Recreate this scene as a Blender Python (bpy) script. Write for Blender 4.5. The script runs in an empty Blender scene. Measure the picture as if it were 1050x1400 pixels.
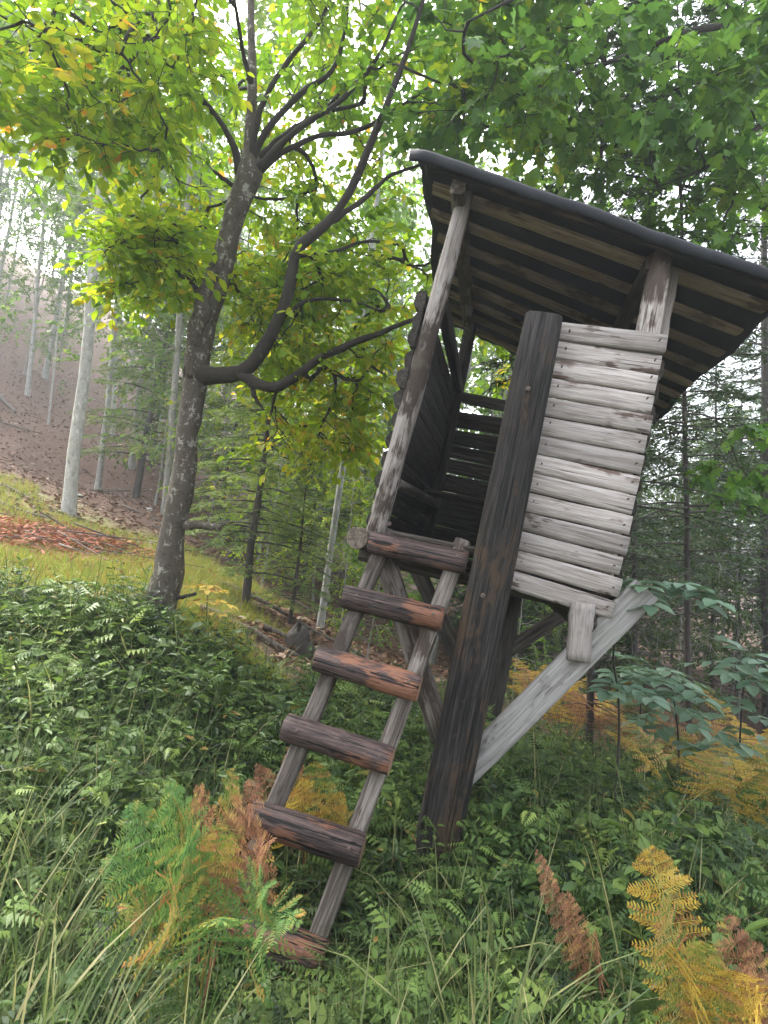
import bpy, math, random
import numpy as np
from mathutils import Matrix, Vector
rng = np.random.default_rng(7)
random.seed(7)
SC = bpy.context.scene
COL = SC.collection
rad = math.radians

# ------------------------------------------------------------------ camera
EYE = np.array([0.0, 0.0, 1.75])
FPX, CX, CY = 780.0, 525.0, 700.0
PITCH, ROLL = rad(5.0), rad(6.5)
r0 = np.array([1.0, 0, 0]); u0 = np.array([0, -math.sin(PITCH), math.cos(PITCH)])
FW = np.array([0, math.cos(PITCH), math.sin(PITCH)])
RT = math.cos(ROLL) * r0 + math.sin(ROLL) * u0
UP = math.cos(ROLL) * u0 - math.sin(ROLL) * r0
cam_d = bpy.data.cameras.new('camera'); cam = bpy.data.objects.new('camera', cam_d); COL.objects.link(cam)
cam.matrix_world = Matrix(((RT[0], UP[0], -FW[0], EYE[0]), (RT[1], UP[1], -FW[1], EYE[1]),
                           (RT[2], UP[2], -FW[2], EYE[2]), (0, 0, 0, 1)))
cam_d.sensor_width = 36.0; cam_d.lens = 36.0 * FPX / 1400.0
cam_d.clip_start = 0.05; cam_d.clip_end = 2000
SC.camera = cam

# ------------------------------------------------------------------ world, sun, exposure
SUN_EL, SUN_AZ = rad(52), rad(-50)          # azimuth measured from +Y towards +X
w = bpy.data.worlds.new('World'); SC.world = w; w.use_nodes = True
nt = w.node_tree; nt.nodes.clear()
sky = nt.nodes.new('ShaderNodeTexSky'); sky.sky_type = 'NISHITA'; sky.sun_disc = False
sky.sun_elevation = SUN_EL; sky.sun_rotation = SUN_AZ
sky.air_density = 1.0; sky.dust_density = 6.0; sky.ozone_density = 1.0
hs = nt.nodes.new('ShaderNodeHueSaturation'); hs.inputs['Saturation'].default_value = 0.3
bg = nt.nodes.new('ShaderNodeBackground'); bg.inputs['Strength'].default_value = 0.15
wo = nt.nodes.new('ShaderNodeOutputWorld')
nt.links.new(sky.outputs[0], hs.inputs['Color']); nt.links.new(hs.outputs[0], bg.inputs['Color'])
nt.links.new(bg.outputs[0], wo.inputs['Surface'])
sd = bpy.data.lights.new('sun', 'SUN'); so = bpy.data.objects.new('sun', sd); COL.objects.link(so)
sd.energy = 1.5; sd.angle = rad(25); sd.color = (1.0, 0.96, 0.88)
sdir = Vector((math.sin(SUN_AZ) * math.cos(SUN_EL), math.cos(SUN_AZ) * math.cos(SUN_EL), math.sin(SUN_EL)))
so.rotation_euler = (-sdir).to_track_quat('-Z', 'Y').to_euler(); so.location = (0, 0, 40)
SC.view_settings.view_transform = 'Standard'; SC.view_settings.look = 'None'
SC.view_settings.gamma = 1.0; SC.view_settings.use_curve_mapping = False
SC.view_settings.exposure = 2.75
SC.render.engine = 'CYCLES'
SC.cycles.use_denoising = True
SC.cycles.max_bounces = 8; SC.cycles.transmission_bounces = 6; SC.cycles.transparent_max_bounces = 6
SC.cycles.volume_bounces = 1

# ------------------------------------------------------------------ helpers
def px(u, v, d):
    """photo pixel (1050x1400) at forward depth d -> world"""
    return EYE + d * (FW + RT * ((u - CX) / FPX) - UP * ((v - CY) / FPX))
def nrm(a):
    a = np.asarray(a, float); return a / np.maximum(np.linalg.norm(a, axis=-1, keepdims=True), 1e-9)

def mesh_np(name, V, F, rnd=None, smooth=False, mats=None, mi=None):
    """V (n,3); F list of int arrays (m,k)"""
    V = np.ascontiguousarray(V, np.float32)
    F = F if isinstance(F, list) else [F]
    F = [np.asarray(f, np.int32) for f in F if len(f)]
    me = bpy.data.meshes.new(name)
    me.vertices.add(len(V)); me.vertices.foreach_set('co', V.ravel())
    lv = np.concatenate([f.ravel() for f in F]); sizes = np.concatenate([np.full(len(f), f.shape[1], np.int32) for f in F])
    me.loops.add(len(lv)); me.loops.foreach_set('vertex_index', lv)
    me.polygons.add(len(sizes)); st = np.zeros(len(sizes), np.int32); st[1:] = np.cumsum(sizes)[:-1]
    me.polygons.foreach_set('loop_start', st)
    if smooth: me.polygons.foreach_set('use_smooth', np.ones(len(sizes), bool))
    if mi is not None: me.polygons.foreach_set('material_index', np.asarray(mi, np.int32))
    me.update(calc_edges=True); me.validate()
    if rnd is not None:
        at = me.attributes.new('rnd', 'FLOAT', 'FACE'); at.data.foreach_set('value', np.asarray(rnd, np.float32))
    for m in (mats or []): me.materials.append(m)
    return me

def link(name, data, parent=None, M=None):
    o = bpy.data.objects.new(name, data); COL.objects.link(o)
    if parent is not None: o.parent = parent
    if M is not None: o.matrix_local = M
    return o
def tag(o, label=None, cat=None, group=None, kind=None):
    if label: o['label'] = label
    if cat: o['category'] = cat
    if group: o['group'] = group
    if kind: o['kind'] = kind
    return o
def empty(name, loc, label, cat, group=None, M=None):
    o = bpy.data.objects.new(name, None); COL.objects.link(o)
    o.empty_display_size = 0.2
    if M is not None: o.matrix_world = M
    else: o.location = Vector(loc)
    return tag(o, label, cat, group)
def T(v): return Matrix.Translation(Vector([float(c) for c in v]))

class Buf:
    def __init__(s): s.V = []; s.F = {}; s.R = {}; s.n = 0
    def add(s, V, F, r=None):
        V = np.asarray(V, float).reshape(-1, 3)
        for f in (F if isinstance(F, list) else [F]):
            f = np.asarray(f)
            if len(f) == 0: continue
            s.F.setdefault(f.shape[1], []).append(f + s.n)
            if r is None: rr = np.zeros(len(f))
            elif np.isscalar(r): rr = np.full(len(f), r)
            else: rr = np.asarray(r)
            s.R.setdefault(f.shape[1], []).append(rr)
        s.V.append(V); s.n += len(V)
    def mesh(s, name, mats, smooth=False):
        ks = sorted(s.F)
        return mesh_np(name, np.concatenate(s.V), [np.concatenate(s.F[k]) for k in ks],
                       np.concatenate([np.concatenate(s.R[k]) for k in ks]), smooth, mats)

def tubes(P, Rr, S=6):
    """P (T,K,3), Rr (T,K) -> V,F quads; vectorised tubes"""
    P = np.asarray(P, float); Rr = np.asarray(Rr, float); Tn, K, _ = P.shape
    t = np.empty_like(P); t[:, 1:-1] = P[:, 2:] - P[:, :-2]; t[:, 0] = P[:, 1] - P[:, 0]; t[:, -1] = P[:, -1] - P[:, -2]
    t = nrm(t)
    ref = np.where(np.abs(t[:, :1, 2:3]) > 0.85, np.array([1.0, 0, 0]), np.array([0, 0, 1.0]))
    a = nrm(np.cross(t, np.broadcast_to(ref, t.shape))); b = np.cross(t, a)
    th = np.arange(S) * 2 * math.pi / S
    V = P[:, :, None, :] + Rr[:, :, None, None] * (np.cos(th)[None, None, :, None] * a[:, :, None, :] + np.sin(th)[None, None, :, None] * b[:, :, None, :])
    base = (np.arange(Tn) * K * S)[:, None, None] + (np.arange(K - 1) * S)[None, :, None]
    j = np.arange(S)[None, None, :]; j2 = (j + 1) % S
    F = np.stack([base + j, base + j2, base + S + j2, base + S + j], -1).reshape(-1, 4)
    return V.reshape(-1, 3), F

def inst(TV, TF, pos, side, dr, no, sc):
    """place template (k,3) with axes side(x), dr(y), no(z) for N copies -> V,F"""
    pos = np.asarray(pos, float); N = len(pos); sc = np.broadcast_to(np.asarray(sc, float), (N,))
    TV = np.asarray(TV, float)
    V = pos[:, None, :] + sc[:, None, None] * (TV[None, :, 0, None] * side[:, None, :] + TV[None, :, 1, None] * dr[:, None, :] + TV[None, :, 2, None] * no[:, None, :])
    k = len(TV); off = (np.arange(N) * k)[:, None, None]
    Fs = [(np.asarray(f)[None] + off).reshape(-1, np.asarray(f).shape[1]) for f in (TF if isinstance(TF, list) else [TF])]
    return V.reshape(-1, 3), Fs
def frame(dr, no):
    dr = nrm(dr); side = nrm(np.cross(dr, no)); no = np.cross(side, dr); return side, dr, no

# leaf templates: x across, y along, z normal (length 1)
OVAL_V = [(0, 0, 0), (-.27, .3, .07), (-.24, .66, .05), (0, 1, -.08), (.24, .66, .05), (.27, .3, .07)]
OVAL_F = [[(0, 3, 2, 1), (0, 5, 4, 3)]]
LANCE_V = [(0, 0, 0), (-.17, .28, .05), (-.12, .65, .03), (0, 1, -.12), (.12, .65, .03), (.17, .28, .05)]
DIA_V = [(0, 0, 0), (-.5, .45, .06), (0, 1, -.05), (.5, .45, .06)]
DIA_F = [[(0, 3, 2, 1)]]
# lobed maple leaf, midrib fold
MAPLE_V = [(0, 0, 0), (.34, .02, .05), (.56, .22, .02), (.36, .36, .06), (.46, .66, -.02), (.2, .62, .04), (0, 1, -.1),
           (-.2, .62, .04), (-.46, .66, -.02), (-.36, .36, .06), (-.56, .22, .02), (-.34, .02, .05), (0, .45, 0)]
MAPLE_F = [[(0, 1, 2, 3), (0, 3, 12, 12)][:1] + [(12, 0, 3, 4), (12, 4, 5, 6), (12, 6, 7, 8), (12, 8, 9, 0), (0, 9, 10, 11)]]

# ------------------------------------------------------------------ materials
def newmat(name):
    m = bpy.data.materials.new(name); m.use_nodes = True; n = m.node_tree; n.nodes.clear(); return m, n, n.nodes.new, n.links.new
def ramp(n, stops):
    r = n.nodes.new('ShaderNodeValToRGB'); e = r.color_ramp.elements
    while len(e) < len(stops): e.new(0.5)
    for i, (p, c) in enumerate(stops):
        e[i].position = p; e[i].color = (c[0], c[1], c[2], 1) if not np.isscalar(c) else (c, c, c, 1)
    return r
def noise(n, vec, scale, detail=4, rough=.55, dim='3D', dist=0):
    t = n.nodes.new('ShaderNodeTexNoise'); t.inputs['Scale'].default_value = scale; t.inputs['Detail'].default_value = detail
    t.inputs['Roughness'].default_value = rough; t.inputs['Distortion'].default_value = dist
    if vec is not None: n.links.new(vec, t.inputs['Vector'])
    return t.outputs['Fac']
def mapping(n, src, scale, offs=None):
    mp = n.nodes.new('ShaderNodeMapping'); mp.inputs['Scale'].default_value = scale; n.links.new(src, mp.inputs['Vector'])
    if offs is not None: n.links.new(offs, mp.inputs['Location'])
    return mp.outputs[0]
def mixc(n, fac, a, b, mode='MIX'):
    m = n.nodes.new('ShaderNodeMix'); m.data_type = 'RGBA'; m.blend_type = mode
    for i, v in ((0, fac), (6, a), (7, b)):
        if isinstance(v, (int, float)): m.inputs[i].default_value = v
        elif isinstance(v, tuple): m.inputs[i].default_value = (v[0], v[1], v[2], 1)
        else: n.links.new(v, m.inputs[i])
    return m.outputs[2]
def math_(n, op, a, b=None):
    m = n.nodes.new('ShaderNodeMath'); m.operation = op
    for i, v in ((0, a), (1, b)):
        if v is None: continue
        if isinstance(v, (int, float)): m.inputs[i].default_value = v
        else: n.links.new(v, m.inputs[i])
    return m.outputs[0]

def leaf_mat(name, stops, trans=0.45, rough=.5, boost=1.6):
    m, n, new, ln = newmat(name)
    at = new('ShaderNodeAttribute'); at.attribute_name = 'rnd'; at.attribute_type = 'GEOMETRY'
    oi = new('ShaderNodeObjectInfo')
    geo = new('ShaderNodeNewGeometry')
    nz = noise(n, geo.outputs['Position'], 9.0, 2)
    v = math_(n, 'ADD', at.outputs['Fac'], math_(n, 'MULTIPLY', math_(n, 'SUBTRACT', nz, .5), .5))
    rp = ramp(n, stops); ln(v, rp.inputs[0])
    p = new('ShaderNodeBsdfPrincipled'); p.inputs['Roughness'].default_value = rough
    p.inputs['Specular IOR Level'].default_value = .2
    ln(rp.outputs[0], p.inputs['Base Color'])
    tr = new('ShaderNodeBsdfTranslucent')
    bc = mixc(n, 1.0, rp.outputs[0], (boost, boost, boost * .7), 'MULTIPLY'); ln(bc, tr.inputs['Color'])
    mx = new('ShaderNodeMixShader'); mx.inputs[0].default_value = trans
    ln(p.outputs[0], mx.inputs[1]); ln(tr.outputs[0], mx.inputs[2])
    out = new('ShaderNodeOutputMaterial'); ln(mx.outputs[0], out.inputs[0]); return m

def wood_mat(name, dark, mid, light, patch=None, patch_lo=.55, crack=.75, rough=.8, bump=.5, gscale=1.0, knots=False):
    """grain along the piece's own long (local Z) axis"""
    m, n, new, ln = newmat(name)
    tc = new('ShaderNodeTexCoord'); oi = new('ShaderNodeObjectInfo')
    cv = new('ShaderNodeCombineXYZ'); 
    ln(math_(n, 'MULTIPLY', oi.outputs['Random'], 37.0), cv.inputs[0]); ln(math_(n, 'MULTIPLY', oi.outputs['Random'], 91.0), cv.inputs[2])
    o = tc.outputs['Object']
    g1 = noise(n, mapping(n, o, (40 * gscale, 40 * gscale, 2.2), cv.outputs[0]), 1.0, 5, .65, dist=.8)
    g2 = noise(n, mapping(n, o, (190 * gscale, 190 * gscale, 6), cv.outputs[0]), 1.0, 3, .6)
    g = math_(n, 'ADD', math_(n, 'MULTIPLY', g1, .65), math_(n, 'MULTIPLY', g2, .35))
    rp = ramp(n, [(.37, dark), (.48, mid), (.60, light)]); ln(g, rp.inputs[0])
    col = rp.outputs[0]
    big = noise(n, mapping(n, o, (5, 5, 2.2), cv.outputs[0]), 1.0, 4, .65)
    if patch is not None:
        pr = ramp(n, [(patch_lo - .06, 0.0), (patch_lo - .02, 1.0)]); ln(math_(n, 'ADD', math_(n, 'MULTIPLY', big, .8), math_(n, 'MULTIPLY', g2, .2)), pr.inputs[0])
        pc = mixc(n, g2, patch, tuple(c * .45 for c in patch)); col = mixc(n, pr.outputs[0], col, pc)
    ck = noise(n, mapping(n, o, (85 * gscale, 85 * gscale, 1.8), cv.outputs[0]), 1.0, 3, .6)
    cr = ramp(n, [(crack - .08, 0.0), (crack - .04, 1.0)]); ln(ck, cr.inputs[0])
    col = mixc(n, cr.outputs[0], col, tuple(c * .35 for c in dark))
    vr = math_(n, 'ADD', .66, math_(n, 'MULTIPLY', oi.outputs['Random'], .58))
    cvr = new('ShaderNodeCombineColor'); [ln(vr, cvr.inputs[i]) for i in range(3)]
    col = mixc(n, 1.0, col, cvr.outputs[0], 'MULTIPLY')
    # faint damp algae tint
    al = ramp(n, [(.55, 0.0), (.75, .35)]); ln(noise(n, o, 3.3, 3), al.inputs[0])
    col = mixc(n, al.outputs[0], col, (mid[0] * .7, mid[1] * .85, mid[2] * .6))
    p = new('ShaderNodeBsdfPrincipled'); p.inputs['Roughness'].default_value = rough; p.inputs['Specular IOR Level'].default_value = .25; ln(col, p.inputs['Base Color'])
    bp = new('ShaderNodeBump'); bp.inputs['Strength'].default_value = bump; bp.inputs['Distance'].default_value = .012
    ln(math_(n, 'SUBTRACT', math_(n, 'ADD', g, math_(n, 'MULTIPLY', big, .5)), cr.outputs[0]), bp.inputs['Height']); ln(bp.outputs[0], p.inputs['Normal'])
    out = new('ShaderNodeOutputMaterial'); ln(p.outputs[0], out.inputs[0]); return m

def bark_mat(name, base, dark, pale, scale=1.0, blotch=.6, moss=None, bump=.6):
    m, n, new, ln = newmat(name)
    tc = new('ShaderNodeTexCoord'); o = tc.outputs['Object']
    a = noise(n, mapping(n, o, (15 * scale, 15 * scale, 9 * scale)), 1, 7, .72, dist=.5)
    b = noise(n, mapping(n, o, (26 * scale, 26 * scale, 60 * scale)), 1, 3, .6)
    rp = ramp(n, [(.34, dark), (.47, base), (blotch, base), (blotch + .035, pale)])
    ln(math_(n, 'ADD', math_(n, 'MULTIPLY', a, .75), math_(n, 'MULTIPLY', b, .25)), rp.inputs[0]); col = rp.outputs[0]
    if moss is not None:
        mr = ramp(n, [(.5, 0.0), (.66, .8)]); ln(noise(n, o, 2.4 * scale, 4, .6), mr.inputs[0]); col = mixc(n, mr.outputs[0], col, moss)
    p = new('ShaderNodeBsdfPrincipled'); p.inputs['Roughness'].default_value = .85; ln(col, p.inputs['Base Color'])
    bp = new('ShaderNodeBump'); bp.inputs['Strength'].default_value = bump; bp.inputs['Distance'].default_value = .02
    ln(a, bp.inputs['Height']); ln(bp.outputs[0], p.inputs['Normal'])
    out = new('ShaderNodeOutputMaterial'); ln(p.outputs[0], out.inputs[0]); return m

G = lambda *s: [(p, c) for p, c in s]
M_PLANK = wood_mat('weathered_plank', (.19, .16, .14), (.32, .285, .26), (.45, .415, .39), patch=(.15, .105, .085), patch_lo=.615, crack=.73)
M_POLE = wood_mat('peeled_pole', (.14, .11, .09), (.34, .30, .27), (.50, .47, .44), patch=(.10, .075, .06), patch_lo=.56, crack=.7)
M_POST = wood_mat('dark_oak_post', (.007, .006, .006), (.018, .016, .015), (.052, .045, .039), patch=(.085, .055, .033), patch_lo=.585, crack=.66)
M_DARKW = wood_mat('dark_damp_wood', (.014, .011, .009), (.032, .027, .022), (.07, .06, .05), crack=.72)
M_BRACE = wood_mat('grey_brace_board', (.16, .15, .14), (.28, .27, .255), (.40, .385, .365), patch=(.2, .185, .175), patch_lo=.6, crack=.75)
M_RUNG = wood_mat('barked_rung', (.016, .012, .012), (.05, .034, .032), (.11, .075, .065), patch=(.27, .125, .075), patch_lo=.59, crack=.66, rough=.6, bump=.9)
M_RAIL = wood_mat('ladder_rail', (.04, .032, .027), (.09, .075, .063), (.19, .17, .15), patch=(.06, .045, .035), patch_lo=.58)
M_RBOARD = wood_mat('roof_board', (.12, .09, .06), (.25, .195, .135), (.36, .295, .215), patch=(.15, .11, .075), patch_lo=.62)
M_ENDP = wood_mat('pale_end_grain', (.12, .09, .075), (.2, .16, .135), (.28, .23, .2))
M_ENDR = wood_mat('rung_end_grain', (.10, .06, .04), (.2, .12, .08), (.32, .2, .13))
M_ENDG = wood_mat('end_grain', (.05, .04, .035), (.12, .095, .075), (.2, .165, .13))

def felt_mat():
    m, n, new, ln = newmat('roofing_felt'); tc = new('ShaderNodeTexCoord'); o = tc.outputs['Object']
    a = noise(n, o, 5, 5, .6); b = noise(n, o, 160, 2)
    rp = ramp(n, [(.3, (.005, .006, .008)), (.55, (.012, .014, .018)), (.75, (.03, .034, .038))]); ln(math_(n, 'ADD', math_(n, 'MULTIPLY', a, .7), math_(n, 'MULTIPLY', b, .3)), rp.inputs[0])
    p = new('ShaderNodeBsdfPrincipled'); ln(rp.outputs[0], p.inputs['Base Color']); p.inputs['Roughness'].default_value = .7; p.inputs['Specular IOR Level'].default_value = .3
    bp = new('ShaderNodeBump'); bp.inputs['Strength'].default_value = .3; bp.inputs['Distance'].default_value = .006; ln(math_(n, 'ADD', a, math_(n, 'MULTIPLY', b, .4)), bp.inputs['Height']); ln(bp.outputs[0], p.inputs['Normal'])
    out = new('ShaderNodeOutputMaterial'); ln(p.outputs[0], out.inputs[0]); return m
M_FELT = felt_mat()
def metal_mat():
    m, n, new, ln = newmat('rusty_bolt'); p = new('ShaderNodeBsdfPrincipled'); tc = new('ShaderNodeTexCoord')
    rp = ramp(n, [(.4, (.06, .05, .045)), (.6, (.14, .10, .08))]); ln(noise(n, tc.outputs['Object'], 60, 3), rp.inputs[0]); ln(rp.outputs[0], p.inputs['Base Color'])
    p.inputs['Metallic'].default_value = .6; p.inputs['Roughness'].default_value = .5
    out = new('ShaderNodeOutputMaterial'); ln(p.outputs[0], out.inputs[0]); return m
M_BOLT = metal_mat()

M_BARK = bark_mat('mottled_bark', (.085, .07, .052), (.02, .016, .012), (.30, .28, .235), 1.0, .55, None, .9)
M_LIMB = bark_mat('dark_limb_bark', (.028, .022, .017), (.010, .008, .006), (.10, .09, .07), 1.3, .62)
M_BEECH = bark_mat('pale_beech_bark', (.34, .335, .31), (.10, .09, .08), (.50, .50, .475), .7, .55, None, .3)
M_BEECH2 = bark_mat('grey_beech_bark', (.24, .23, .21), (.09, .08, .07), (.42, .42, .4), .8, .58, (.12, .13, .07), .4)
M_SPRUCE = bark_mat('dark_spruce_bark', (.055, .045, .04), (.02, .016, .014), (.13, .12, .11), 1.4, .6, None, .8)

M_LEAF_MAIN = leaf_mat('leaf_yellow_green', G((0, (.07, .15, .012)), (.35, (.15, .25, .016)), (.75, (.27, .34, .02)), (.97, (.40, .33, .03)), (1, (.45, .20, .03))), .52, .5, 1.7)
M_LEAF_HIGH = leaf_mat('leaf_fresh_green', G((0, (.05, .11, .02)), (.5, (.10, .19, .03)), (.9, (.17, .26, .035)), (1, (.26, .30, .04))), .5, .5, 1.6)
M_LEAF_MAPLE = leaf_mat('leaf_maple_green', G((0, (.04, .10, .025)), (.5, (.09, .19, .035)), (.9, (.16, .28, .04)), (1, (.22, .28, .04))), .45, .42, 1.5)
M_LEAF_FAR = leaf_mat('leaf_far_green', G((0, (.05, .10, .03)), (.6, (.10, .17, .045)), (1, (.2, .25, .06))), .45, .6, 1.5)
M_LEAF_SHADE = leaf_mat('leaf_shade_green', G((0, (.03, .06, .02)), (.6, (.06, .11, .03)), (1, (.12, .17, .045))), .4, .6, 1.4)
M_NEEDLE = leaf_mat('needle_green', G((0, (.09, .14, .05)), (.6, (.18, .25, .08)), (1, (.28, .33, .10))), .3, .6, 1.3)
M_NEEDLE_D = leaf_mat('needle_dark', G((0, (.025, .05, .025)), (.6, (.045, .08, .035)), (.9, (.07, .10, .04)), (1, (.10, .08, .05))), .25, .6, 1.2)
M_HERB = leaf_mat('herb_green', G((0, (.011, .026, .010)), (.35, (.05, .096, .026)), (.7, (.13, .20, .045)), (.92, (.20, .25, .06)), (1, (.28, .19, .06))), .3, .42, 1.4)
M_HERB_L = leaf_mat('herb_light', G((0, (.055, .10, .03)), (.6, (.12, .19, .05)), (1, (.21, .28, .07))), .35, .45, 1.4)
M_ELDER = leaf_mat('elder_blue_green', G((0, (.06, .12, .07)), (.6, (.12, .20, .125)), (1, (.22, .31, .22))), .25, .38, 1.3)
M_GRASS = leaf_mat('grass_blade', G((0, (.03, .055, .022)), (.55, (.075, .115, .042)), (.85, (.17, .20, .08)), (1, (.36, .32, .17))), .3, .45, 1.3)
M_MEADOW = leaf_mat('meadow_grass', G((0, (.15, .22, .035)), (.5, (.30, .32, .06)), (.8, (.36, .24, .075)), (1, (.36, .16, .075))), .3, .6, 1.3)
M_FERN_G = leaf_mat('fern_green', G((0, (.07, .17, .05)), (.55, (.16, .28, .08)), (.85, (.30, .33, .09)), (1, (.42, .26, .07))), .35, .55, 1.4)
M_FERN_R = leaf_mat('fern_rust', G((0, (.16, .075, .045)), (.5, (.33, .165, .10)), (.8, (.44, .25, .14)), (1, (.48, .36, .10))), .35, .65, 1.3)
M_FERN_RG = leaf_mat('fern_turning', G((0, (.10, .19, .05)), (.4, (.28, .28, .06)), (.7, (.45, .26, .11)), (1, (.42, .18, .10))), .35, .6, 1.3)
M_FERN_Y = leaf_mat('fern_gold', G((0, (.22, .11, .045)), (.2, (.34, .22, .05)), (.5, (.48, .34, .06)), (.8, (.55, .42, .10)), (1, (.45, .22, .06))), .35, .6, 1.3)
M_LITTER = leaf_mat('dead_leaf', G((0, (.055, .027, .017)), (.5, (.13, .068, .043)), (.85, (.21, .115, .072)), (1, (.40, .31, .23))), .1, .75, 1.0)
M_REDLIT = leaf_mat('red_brown_brush', G((0, (.16, .055, .035)), (.6, (.32, .11, .065)), (1, (.42, .2, .11))), .1, .75, 1.0)
M_STEM = wood_mat('green_stem', (.04, .05, .02), (.07, .09, .03), (.12, .14, .05))
M_STICK = wood_mat('dead_stick', (.05, .04, .033), (.11, .09, .075), (.2, .175, .15))
M_ROCK = bark_mat('dark_rock', (.10, .10, .095), (.035, .035, .03), (.2, .2, .19), 3.0, .58, (.04, .06, .02), .8)
M_STONE = bark_mat('pale_stone', (.34, .33, .31), (.16, .15, .14), (.5, .49, .47), 1.5, .6)

# ------------------------------------------------------------------ ground
GP = [(380, 1370, 2.5), (600, 1190, 3.05), (222, 838, 5.0), (20, 1130, 2.7), (60, 950, 3.9), (930, 1330, 2.2), (1010, 1150, 4.0),
      (93, 700, 11), (38, 540, 25), (180, 640, 20), (135, 672, 18), (153, 595, 24), (0, 640, 13.5), (0, 500, 27), (60, 480, 34), (200, 600, 25),
      (440, 862, 11), (320, 790, 9), (300, 690, 18), (420, 770, 17), (500, 740, 28), (330, 660, 26), (20, 745, 8.0), (200, 790, 7.2),
      (868, 990, 7), (940, 1040, 6.5), (1000, 1030, 9), (760, 975, 9), (690, 1010, 6), (560, 960, 6.5), (480, 905, 7.5), (850, 900, 16), (1020, 930, 14), (700, 870, 22), (1000, 860, 30)]
gp = [px(*g) for g in GP]
gp += [np.array(p, float) for p in [(0, 0, 0), (-2, .3, .25), (2, .3, -.25), (0, -3, -.1), (-6, 2, 1.3), (6, 2, -1.2), (-50, 45, 32), (-8, 70, 17), (30, 70, 3),
      (60, 40, -6), (45, 0, -9), (-45, 0, 13), (-30, -40, 9), (30, -40, -6), (-80, 60, 40), (0, 110, 24), (80, 80, 0), (-80, -80, 12), (80, -80, -10)]]
gp = np.array(gp)
def phi(d2): return np.sqrt(d2 + 1.0)
_n = len(gp); _A = np.zeros((_n + 3, _n + 3)); _d2 = ((gp[:, None, :2] - gp[None, :, :2]) ** 2).sum(-1)
_A[:_n, :_n] = phi(_d2) - np.eye(_n) * .12; _A[:_n, _n:] = np.c_[np.ones(_n), gp[:, :2]]; _A[_n:, :_n] = _A[:_n, _n:].T
_W = np.linalg.solve(_A, np.r_[gp[:, 2], 0, 0, 0])
def gz(x, y, fine=True):
    x = np.asarray(x, float); y = np.asarray(y, float); q = np.stack([x.ravel(), y.ravel()], 1); out = np.empty(len(q))
    for i in range(0, len(q), 4000):
        s = q[i:i + 4000]; out[i:i + 4000] = phi(((s[:, None] - gp[None, :, :2]) ** 2).sum(-1)) @ _W[:_n] + _W[_n] + s @ _W[_n + 1:]
    out = out.reshape(x.shape)
    if fine: out = out + .05 * np.sin(x * 1.7 + .6 * np.sin(y * 1.3)) * np.cos(y * 1.9 + x * .4) + .025 * np.sin(x * 4.1 + y * 2.3) * np.sin(y * 4.7)
    return out

def ground_mat():
    m, n, new, ln = newmat('forest_floor'); geo = new('ShaderNodeNewGeometry'); P = geo.outputs['Position']
    a = noise(n, P, 1.3, 6, .65); b = noise(n, P, 14, 4, .7); c = noise(n, P, 60, 3, .6)
    lit = ramp(n, [(.32, (.038, .019, .013)), (.5, (.11, .057, .036)), (.62, (.165, .09, .056)), (.78, (.27, .185, .13))])
    ln(math_(n, 'ADD', math_(n, 'MULTIPLY', b, .6), math_(n, 'MULTIPLY', c, .4)), lit.inputs[0])
    # grass strip on the near slope, dark soil under the undergrowth: zones by true position
    sx = new('ShaderNodeSeparateXYZ'); ln(P, sx.inputs[0])
    soil = ramp(n, [(.35, (.02, .022, .012)), (.6, (.045, .042, .022)), (.8, (.07, .075, .03))]); ln(b, soil.inputs[0])
    gr = ramp(n, [(.3, (.10, .12, .03)), (.5, (.20, .17, .06)), (.7, (.26, .15, .07))]); ln(math_(n, 'ADD', math_(n, 'MULTIPLY', a, .6), math_(n, 'MULTIPLY', b, .4)), gr.inputs[0])
    # distance along slope coordinate: y + .25 x  (wobbled)
    s = math_(n, 'ADD', math_(n, 'ADD', sx.outputs[1], math_(n, 'MULTIPLY', sx.outputs[0], .1)), math_(n, 'MULTIPLY', math_(n, 'SUBTRACT', a, .5), 4.0))
    f1 = new('ShaderNodeMapRange'); ln(s, f1.inputs[0]); f1.inputs[1].default_value = 4.6; f1.inputs[2].default_value = 5.6
    f2 = new('ShaderNodeMapRange'); ln(s, f2.inputs[0]); f2.inputs[1].default_value = 10.5; f2.inputs[2].default_value = 12.5
    f3 = new('ShaderNodeMapRange'); ln(math_(n, 'ADD', sx.outputs[0], math_(n, 'MULTIPLY', math_(n, 'SUBTRACT', b, .5), 2.0)), f3.inputs[0]); f3.inputs[1].default_value = -2.4; f3.inputs[2].default_value = -1.2
    col = mixc(n, f1.outputs[0], soil.outputs[0], mixc(n, f3.outputs[0], gr.outputs[0], lit.outputs[0])); col = mixc(n, f2.outputs[0], col, lit.outputs[0])
    p = new('ShaderNodeBsdfPrincipled'); p.inputs['Roughness'].default_value = .9; ln(col, p.inputs['Base Color'])
    bp = new('ShaderNodeBump'); bp.inputs['Strength'].default_value = .8; bp.inputs['Distance'].default_value = .05
    ln(math_(n, 'ADD', b, math_(n, 'MULTIPLY', c, .5)), bp.inputs['Height']); ln(bp.outputs[0], p.inputs['Normal'])
    out = new('ShaderNodeOutputMaterial'); ln(p.outputs[0], out.inputs[0]); return m
NG = 220
gs = np.sinh(np.linspace(-3.8, 3.8, NG)) / math.sinh(3.8) * 85
XX, YY = np.meshgrid(gs, gs + 6, indexing='ij'); ZZ = gz(XX, YY)
idx = np.arange(NG * NG).reshape(NG, NG)
ground = link('ground', mesh_np('ground', np.stack([XX, YY, ZZ], -1).reshape(-1, 3),
              np.stack([idx[:-1, :-1], idx[1:, :-1], idx[1:, 1:], idx[:-1, 1:]], -1).reshape(-1, 4), None, True, [ground_mat()]))
tag(ground, kind='structure')
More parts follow.
